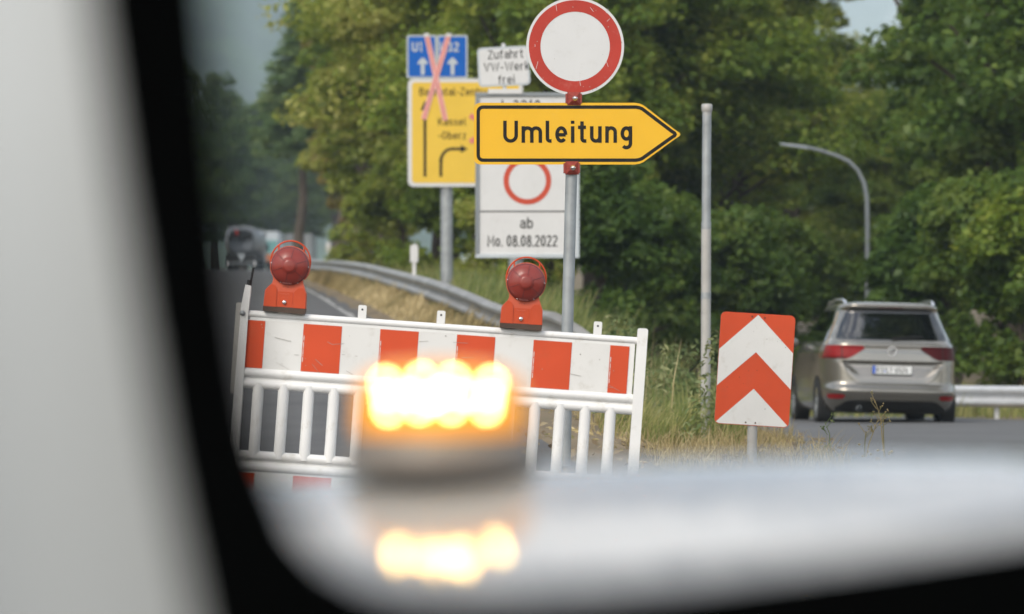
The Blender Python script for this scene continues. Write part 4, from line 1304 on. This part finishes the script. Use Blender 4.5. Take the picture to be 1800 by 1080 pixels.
# ------------------------------------------------------------------ grass and weeds
def blades(name, pts, hmin, hmax, wid, material, lean=.35, seed=0):
    rs = np.random.default_rng(seed)
    n = len(pts)
    a = rs.uniform(0, 2 * math.pi, n); L = rs.uniform(hmin, hmax, n)
    px_, py_ = pts[:, 0], pts[:, 1]
    L = L * np.clip(.75 + .55 * np.sin(px_ * 4.1 + py_ * 1.3) * np.sin(py_ * 2.3 - px_ * 1.7) + .35 * np.sin(px_ * 9 + 1) * np.sin(py_ * 5.1), .25, 1.6)
    ln = rs.uniform(.05, lean, n) * L
    dx, dy = np.cos(a) * ln, np.sin(a) * ln
    b = rs.uniform(0, 2 * math.pi, n)
    wx, wy = np.cos(b) * wid, np.sin(b) * wid
    base = np.stack([pts[:, 0], pts[:, 1], H(pts[:, 0], pts[:, 1]) - .02], 1)
    w = np.stack([wx, wy, np.zeros(n)], 1) / 2
    mid = base + np.stack([dx * .35, dy * .35, L * .6], 1)
    tip = base + np.stack([dx, dy, L], 1)
    V = np.stack([base - w, base + w, mid + w * .8, mid - w * .8, mid - w * .8, mid + w * .8, tip + w * .15, tip - w * .15], 1).reshape(-1, 3)
    me = mesh_from_quads(name, V, material)
    o = bpy.data.objects.new(name, me); col.objects.link(o)
    o['kind'] = 'stuff'
    return o
def scatter(n, y0, y1, fx, seed, keep=None):
    rs = np.random.default_rng(seed)
    y = rs.uniform(y0, y1, n)
    a, b = fx(y)
    x = a + (b - a) * rs.random(n)
    p = np.stack([x, y], 1)
    if keep is not None: p = p[keep(x, y, rs)]
    return p
isl_l = lambda y: left_edge(y) + .5
isl_r = lambda y: np.interp(y, [20, 25.7, 30, 40, 50], [2.0, 2.25, 2.3, 2.55, 2.6])
patchy = lambda x, y, rs: (np.sin(x * 3.1 + y * .8) + np.sin(x * 1.3 - y * .55 + 2) + rs.normal(size=len(x)) * .8) > -.6
o = blades('dry_grass', scatter(10000, 24, 48, lambda y: (np.maximum(isl_l(y) + .35, .25), isl_r(y)), 1, patchy), .05, .22, .007, M['straw'], .9, 1)
tag(o, 'dry straw coloured grass on the traffic island around the chevron board', 'grass')
o = blades('green_grass', scatter(6000, 29, 46, lambda y: (np.maximum(isl_l(y) + .4, .65 + (y - 29) * .015), np.interp(y, [29, 34, 46], [1.75, 2.0, 2.0])), 2), .2, .55, .009, M['grass_green'], .6, 2)
tag(o, 'green tall grass between the barrier and the bare post', 'grass')
o = blades('verge_grass', scatter(14000, 40, 125, lambda y: (left_edge(y) + .45, np.interp(y, [40, 46, 53, 66, 76, 118, 140], [.3, -.1, -1.1, -2.05, -2.93, -6.3, -8])), 3), .08, .28, .016, M['straw'], .9, 3)
tag(o, 'dry verge grass between the closed road and the curved guardrail', 'grass')
o = blades('rough_grass', scatter(16000, 46, 125, lambda y: (np.interp(y, [46, 53, 66, 76, 118], [-.05, -1.0, -1.95, -2.8, -6.2]), np.interp(y, [46, 53, 66, 76, 118], [2.4, 1.8, 1.0, .2, -2.2])), 4), .25, .75, .018, M['grass_green'], .6, 4)
tag(o, 'rough green grass behind the curved guardrail', 'grass')
o = blades('bank_grass', scatter(9000, 56, 76, lambda y: (y * 0 + 2, y * 0 + 12), 5), .2, .6, .02, M['grass_green'], .6, 5)
tag(o, 'green undergrowth grass on the bank behind the minivan', 'grass')
# leafy weeds
rs = np.random.default_rng(21)
C, Nn, stems = [], [], []
for p in scatter(95, 29, 44, lambda y: (.62 + (y - 29) * .02, np.interp(y, [29, 33, 44], [1.65, 1.95, 1.9])), 6):
    x, y = p; z = h1(x, y); hh = rs.uniform(.4, 1.0)
    n = 70
    t = rs.uniform(.08, 1, n); a = rs.uniform(0, 6.28, n); r = .16 * (1.1 - t) * rs.uniform(.3, 1, n) + .02
    C.append(np.stack([x + np.cos(a) * r + .08 * t, y + np.sin(a) * r, z + t * hh], 1))
    q = np.stack([np.cos(a), np.sin(a), np.full(n, .7)], 1) + rs.normal(size=(n, 3)) * .3
    Nn.append(q / np.linalg.norm(q, axis=1, keepdims=True))
V = leaf_quads(np.concatenate(C), np.concatenate(Nn), .062, .34, rs)
o = bpy.data.objects.new('weeds', mesh_from_quads('weeds', V, M['weed'])); col.objects.link(o)
tag(o, 'leafy green weeds right of the barrier end', 'weeds', kind='stuff')
o = blades('seed_stalks', scatter(26, 31, 42, lambda y: (.62 + (y - 29) * .03, y * 0 + 2.0), 8), 0.7, 1.15, .010, M['straw'], .25, 8)
tag(o, 'tall dry seed stalks standing in the weeds', 'grass')
o = blades('litter', scatter(2500, 22, 44, lambda y: (left_edge(y) + .1, left_edge(y) + 1.6), 9), .015, .05, .06, M['straw'], 2.0, 9)
tag(o, 'dead leaves lying along the edge of the closed road', 'leaf litter')

rs = np.random.default_rng(44)
gp = scatter(700, 22, 46, lambda y: (left_edge(y) - .1, np.interp(y, [20, 25.7, 30, 40, 50], [2.3, 2.5, 2.6, 3.0, 3.1])), 45)
C = np.stack([gp[:, 0], gp[:, 1], H(gp[:, 0], gp[:, 1]) + .028], 1)
q = rs.normal(size=(len(gp), 3)) * .35 + np.array([0, -.4, .8]); q /= np.linalg.norm(q, axis=1, keepdims=True)
M['dead_leaf'] = leaf_mat('dead_leaf', (.10, .075, .045), (.20, .15, .09), (.33, .27, .17), .15)
o = bpy.data.objects.new('dead_leaves', mesh_from_quads('dead_leaves', leaf_quads(C, q, .06, .7, rs), M['dead_leaf'])); col.objects.link(o)
tag(o, 'brown fallen leaves scattered over the verge and road edge', 'leaf litter', kind='stuff')

def weed_plant(px, d, top, lab, seed, green):
    rs = random.Random(seed)
    x = (px - 900) / FPX * d; g = h1(x, d)
    root = empty('weed_plant', (x, d, g)); tag(root, lab, 'plant', 'thin weeds in front of the minivan')
    hh = P(px, top, d).z - g
    st = MB()
    for j in range(2 if not green else 1):
        lean = rs.uniform(-.10, .10)
        p = [Vector((0, 0, -.03)), Vector((lean * .3, 0, hh * .4)), Vector((lean * .55 + .01, 0, hh * .7)), Vector((lean, 0, hh * (1 if j == 0 else .72)))]
        st.tube(p, [.0045, .004, .003, .0018], 5)
        for t_ in (.45, .6, .75, .9):
            b = p[1].lerp(p[3], t_); e = b + Vector((rs.choice((-1, 1)) * rs.uniform(.02, .06), 0, rs.uniform(.02, .07)))
            st.tube([b, e], [.0025, .0015], 4)
            for q in range(3 if not green else 6):
                c = e + Vector((rs.uniform(-.012, .012), rs.uniform(-.01, .01), rs.uniform(-.01, .014)))
                st.lathe([(.0001, -.006), (.006, 0), (.0001, .007)], 6, c=tuple(c))
    for q in range(6):
        c = Vector((rs.uniform(-.05, .05), 0, rs.uniform(.0, .12)))
        st.lathe([(.0001, -.010), (.012, 0), (.0001, .010)], 6, c=tuple(c))
    st.build('stem', M['weed'] if green else M['straw'], root)
weed_plant(1556, 26.5, 703, 'tallest thin dry weed in front of the minivan bumper', 1, False)
weed_plant(1520, 26.5, 738, 'shorter branching dry weed below the minivan exhaust', 2, False)
weed_plant(1463, 26.5, 742, 'green upright weed below the left rear wheel of the minivan', 3, True)

# ------------------------------------------------------------------ own vehicle close to the lens, its beacon
def make_van():
    root = empty('white_van', (-.6, 3.0, -.1))
    tag(root, 'white van close to the lens with its black window surround and glossy bonnet', 'van')
    o0 = Vector(root.location)
    F, G = .68, 1.22                                       # depth of the window surround, size of the bonnet
    d = 2.55 * F
    opening = [(364, -170), (373, 0), (391, 200), (410, 400), (425, 520), (443, 640), (460, 740), (477, 800), (502, 865), (530, 935), (580, 988), (640, 1022), (720, 1042), (850, 1044), (1000, 1037), (1200, 1020), (1400, 994), (1600, 966), (1800, 936), (2150, 880)]
    outer = [(142, -170), (164, 0), (205, 300), (243, 540), (286, 800), (345, 1080), (400, 1300)]
    def w(px, py): q = P(px, py, d) - o0; return (q.x, q.z)
    uv = [w(*p) for p in outer] + [w(2150, 1300)] + [w(*p) for p in opening[::-1]]
    s = MB(); s.poly(uv, 2.53 * F - o0.y, 0, back=2.57 * F - o0.y)
    s.build('window_seal', M['black_rubber'], root, bevel=.006)
    # light inner pillar left of the seal, rounded about the vertical
    vs, fs = [], []
    rows = [(-200, 160), (0, 184), (150, 204), (300, 225), (540, 263), (800, 306), (1080, 365), (1320, 425)]
    nc = 22
    for j, (py, pe) in enumerate(rows):
        for i in range(nc + 1):
            t = i / nc
            px = -420 + (pe + 420) * t
            y = 2.585 + .03 * (1 - t) - .30 * max(0, .62 - t) ** 2 + .10 * max(0, (py - 200) / 1100) ** 1.6
            q = P(px, py, 2.60 * F) - o0
            vs.append((q.x, y * F - o0.y, q.z))
    nn = len(vs)
    vs += [(a, b + .05, c) for a, b, c in vs]
    W_ = nc + 1
    for j in range(len(rows) - 1):
        for i in range(nc):
            a = j * W_ + i
            fs.append((a, a + 1, a + W_ + 1, a + W_)); fs.append((nn + a, nn + a + W_, nn + a + W_ + 1, nn + a + 1))
    for j in range(len(rows) - 1):
        a = j * W_ + nc; fs.append((a, nn + a, nn + a + W_, a + W_)); a = j * W_; fs.append((a, a + W_, nn + a + W_, nn + a))
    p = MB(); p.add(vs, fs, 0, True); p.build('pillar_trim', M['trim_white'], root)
    # bonnet
    Yp = [2.60, 2.66, 2.72, 2.78, 2.84, 2.90, 2.95, 3.0, 3.08, 3.2, 3.35, 3.5, 3.62, 3.70, 3.74]
    Zp = [-.092, -.074, -.056, -.039, -.0235, -.0105, -.003, 0, -.002, -.012, -.04, -.09, -.16, -.25, -.36]
    ybs = np.concatenate([np.linspace(2.60, 3.2, 25), np.linspace(3.23, 3.74, 14)])
    xbs = np.linspace(-.75, 1.25, 61)
    vs, fs = [], []
    for y in ybs:
        for x in xbs:
            crest = 1.0070 + .055 * (x + .05) - .065 * (x + .05) ** 2 - .5 * max(0, abs(x - .25) - .75) ** 2 * 3
            vs.append((x * G - o0.x, y * G - o0.y, ZC + (crest + np.interp(y, Yp, Zp) - ZC) * G - o0.z))
    n = len(xbs)
    for j in range(len(ybs) - 1):
        for i in range(n - 1): fs.append((j * n + i, j * n + i + 1, (j + 1) * n + i + 1, (j + 1) * n + i))
    b = MB(); b.add(vs, fs, 0, True)
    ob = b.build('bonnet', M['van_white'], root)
    sd_ = ob.modifiers.new('thickness', 'SOLIDIFY'); sd_.thickness = .012; sd_.offset = -1
    ss_ = ob.modifiers.new('smooth', 'SUBSURF'); ss_.levels = 1; ss_.render_levels = 1
    # cowl, front end and wings below the bonnet
    f = MB()
    f.box((.30, 4.50, .30), (2.3, .10, .60)); f.box((-.86, 3.3, .35), (.06, 2.4, .70)); f.box((1.46, 3.3, .35), (.06, 2.4, .70)); f.box((.30, 2.6, .66), (2.26, 1.14, .05))
    f2 = MB(); f2.v = [tuple(Vector(q) - o0) for q in f.v]; f2.f, f2.m, f2.sm = f.f, f.m, f.sm
    f2.build('wing', M['van_white'], root, bevel=.02)
    g = MB(); g.box(tuple(Vector((.30, 4.57, .36)) - o0), (1.1, .03, .22)); g.build('grille', M['car_black'], root)
    for sg in (-.55, 1.15):
        hl = MB(); hl.box(tuple(Vector((sg, 4.57, .44)) - o0), (.30, .04, .18)); hl.build('headlight', M['lamp_lens'], root, bevel=.02)
        wl_ = MB(); wl_.lathe([(.18, -.1), (.31, -.1), (.325, 0), (.31, .1), (.18, .1)], 24, axis='X', c=tuple(Vector((sg, 3.7, .225)) - o0)); wl_.build('wheel', M['tyre'], root)
make_van()

def make_beacon():
    d = 3.6; k = d / FPX
    x = (773 - 900) * k
    zb = P(0, 824, d).z
    root = empty('warning_beacon', (x, d, zb - .004))
    tag(root, 'flashing amber beacon with a dark base standing on the white bonnet', 'beacon')
    q = 1.22
    b = MB(); b.lathe([(r * q, z * q) for r, z in ((.0001, 0), (.073, 0), (.075, .006), (.072, .014), (.069, .022), (.067, .030), (.0001, .030))], 40); b.build('base', M['beacon_base'], root)
    dm = MB(); dm.lathe([(r * q, z * q) for r, z in ((.065, .030), (.066, .036), (.065, .064), (.060, .074), (.040, .083), (.0001, .086))], 40); dm.build('dome', M['amber_dome'], root)  # lit dome, made oversize so its glow stands in for the halo
    for px, py in ((681, 671), (687, 719), (744, 665), (741, 715), (684, 695), (861, 695), (772, 692), (724, 692), (757, 702), (788, 688), (820, 694), (800, 667), (796, 715), (865, 671), (857, 717)):
        lx = (px - 773) * k; lz = P(0, py, d).z - zb + .004
        y = -math.sqrt(max(.0001, (.066 * q) ** 2 - lx ** 2)) - .003
        l = MB(); l.lathe([(.0001, .003), (.0032, .0022), (.0046, 0), (.0046, -.004)], 14, axis='-Y'); l.build('led', M['led'], root, (lx, y, lz))
make_beacon()

# ------------------------------------------------------------------ air
hz = MB(); hz.box((0, 1580, 280), (4600, 3300, 580))
M['haze'] = bpy.data.materials.new('haze')
M['haze'].use_nodes = True
nt = M['haze'].node_tree
nt.nodes.remove(nt.nodes['Principled BSDF'])
pv = nt.nodes.new('ShaderNodeVolumePrincipled')
pv.inputs['Color'].default_value = (.72, .88, 1.0, 1)
pv.inputs['Density'].default_value = .00036
nt.links.new(pv.outputs['Volume'], nt.nodes['Material Output'].inputs['Volume'])
o = hz.build('haze', M['haze'])
tag(o, 'thin pale haze filling the air over the far wooded hill', 'haze', kind='stuff')
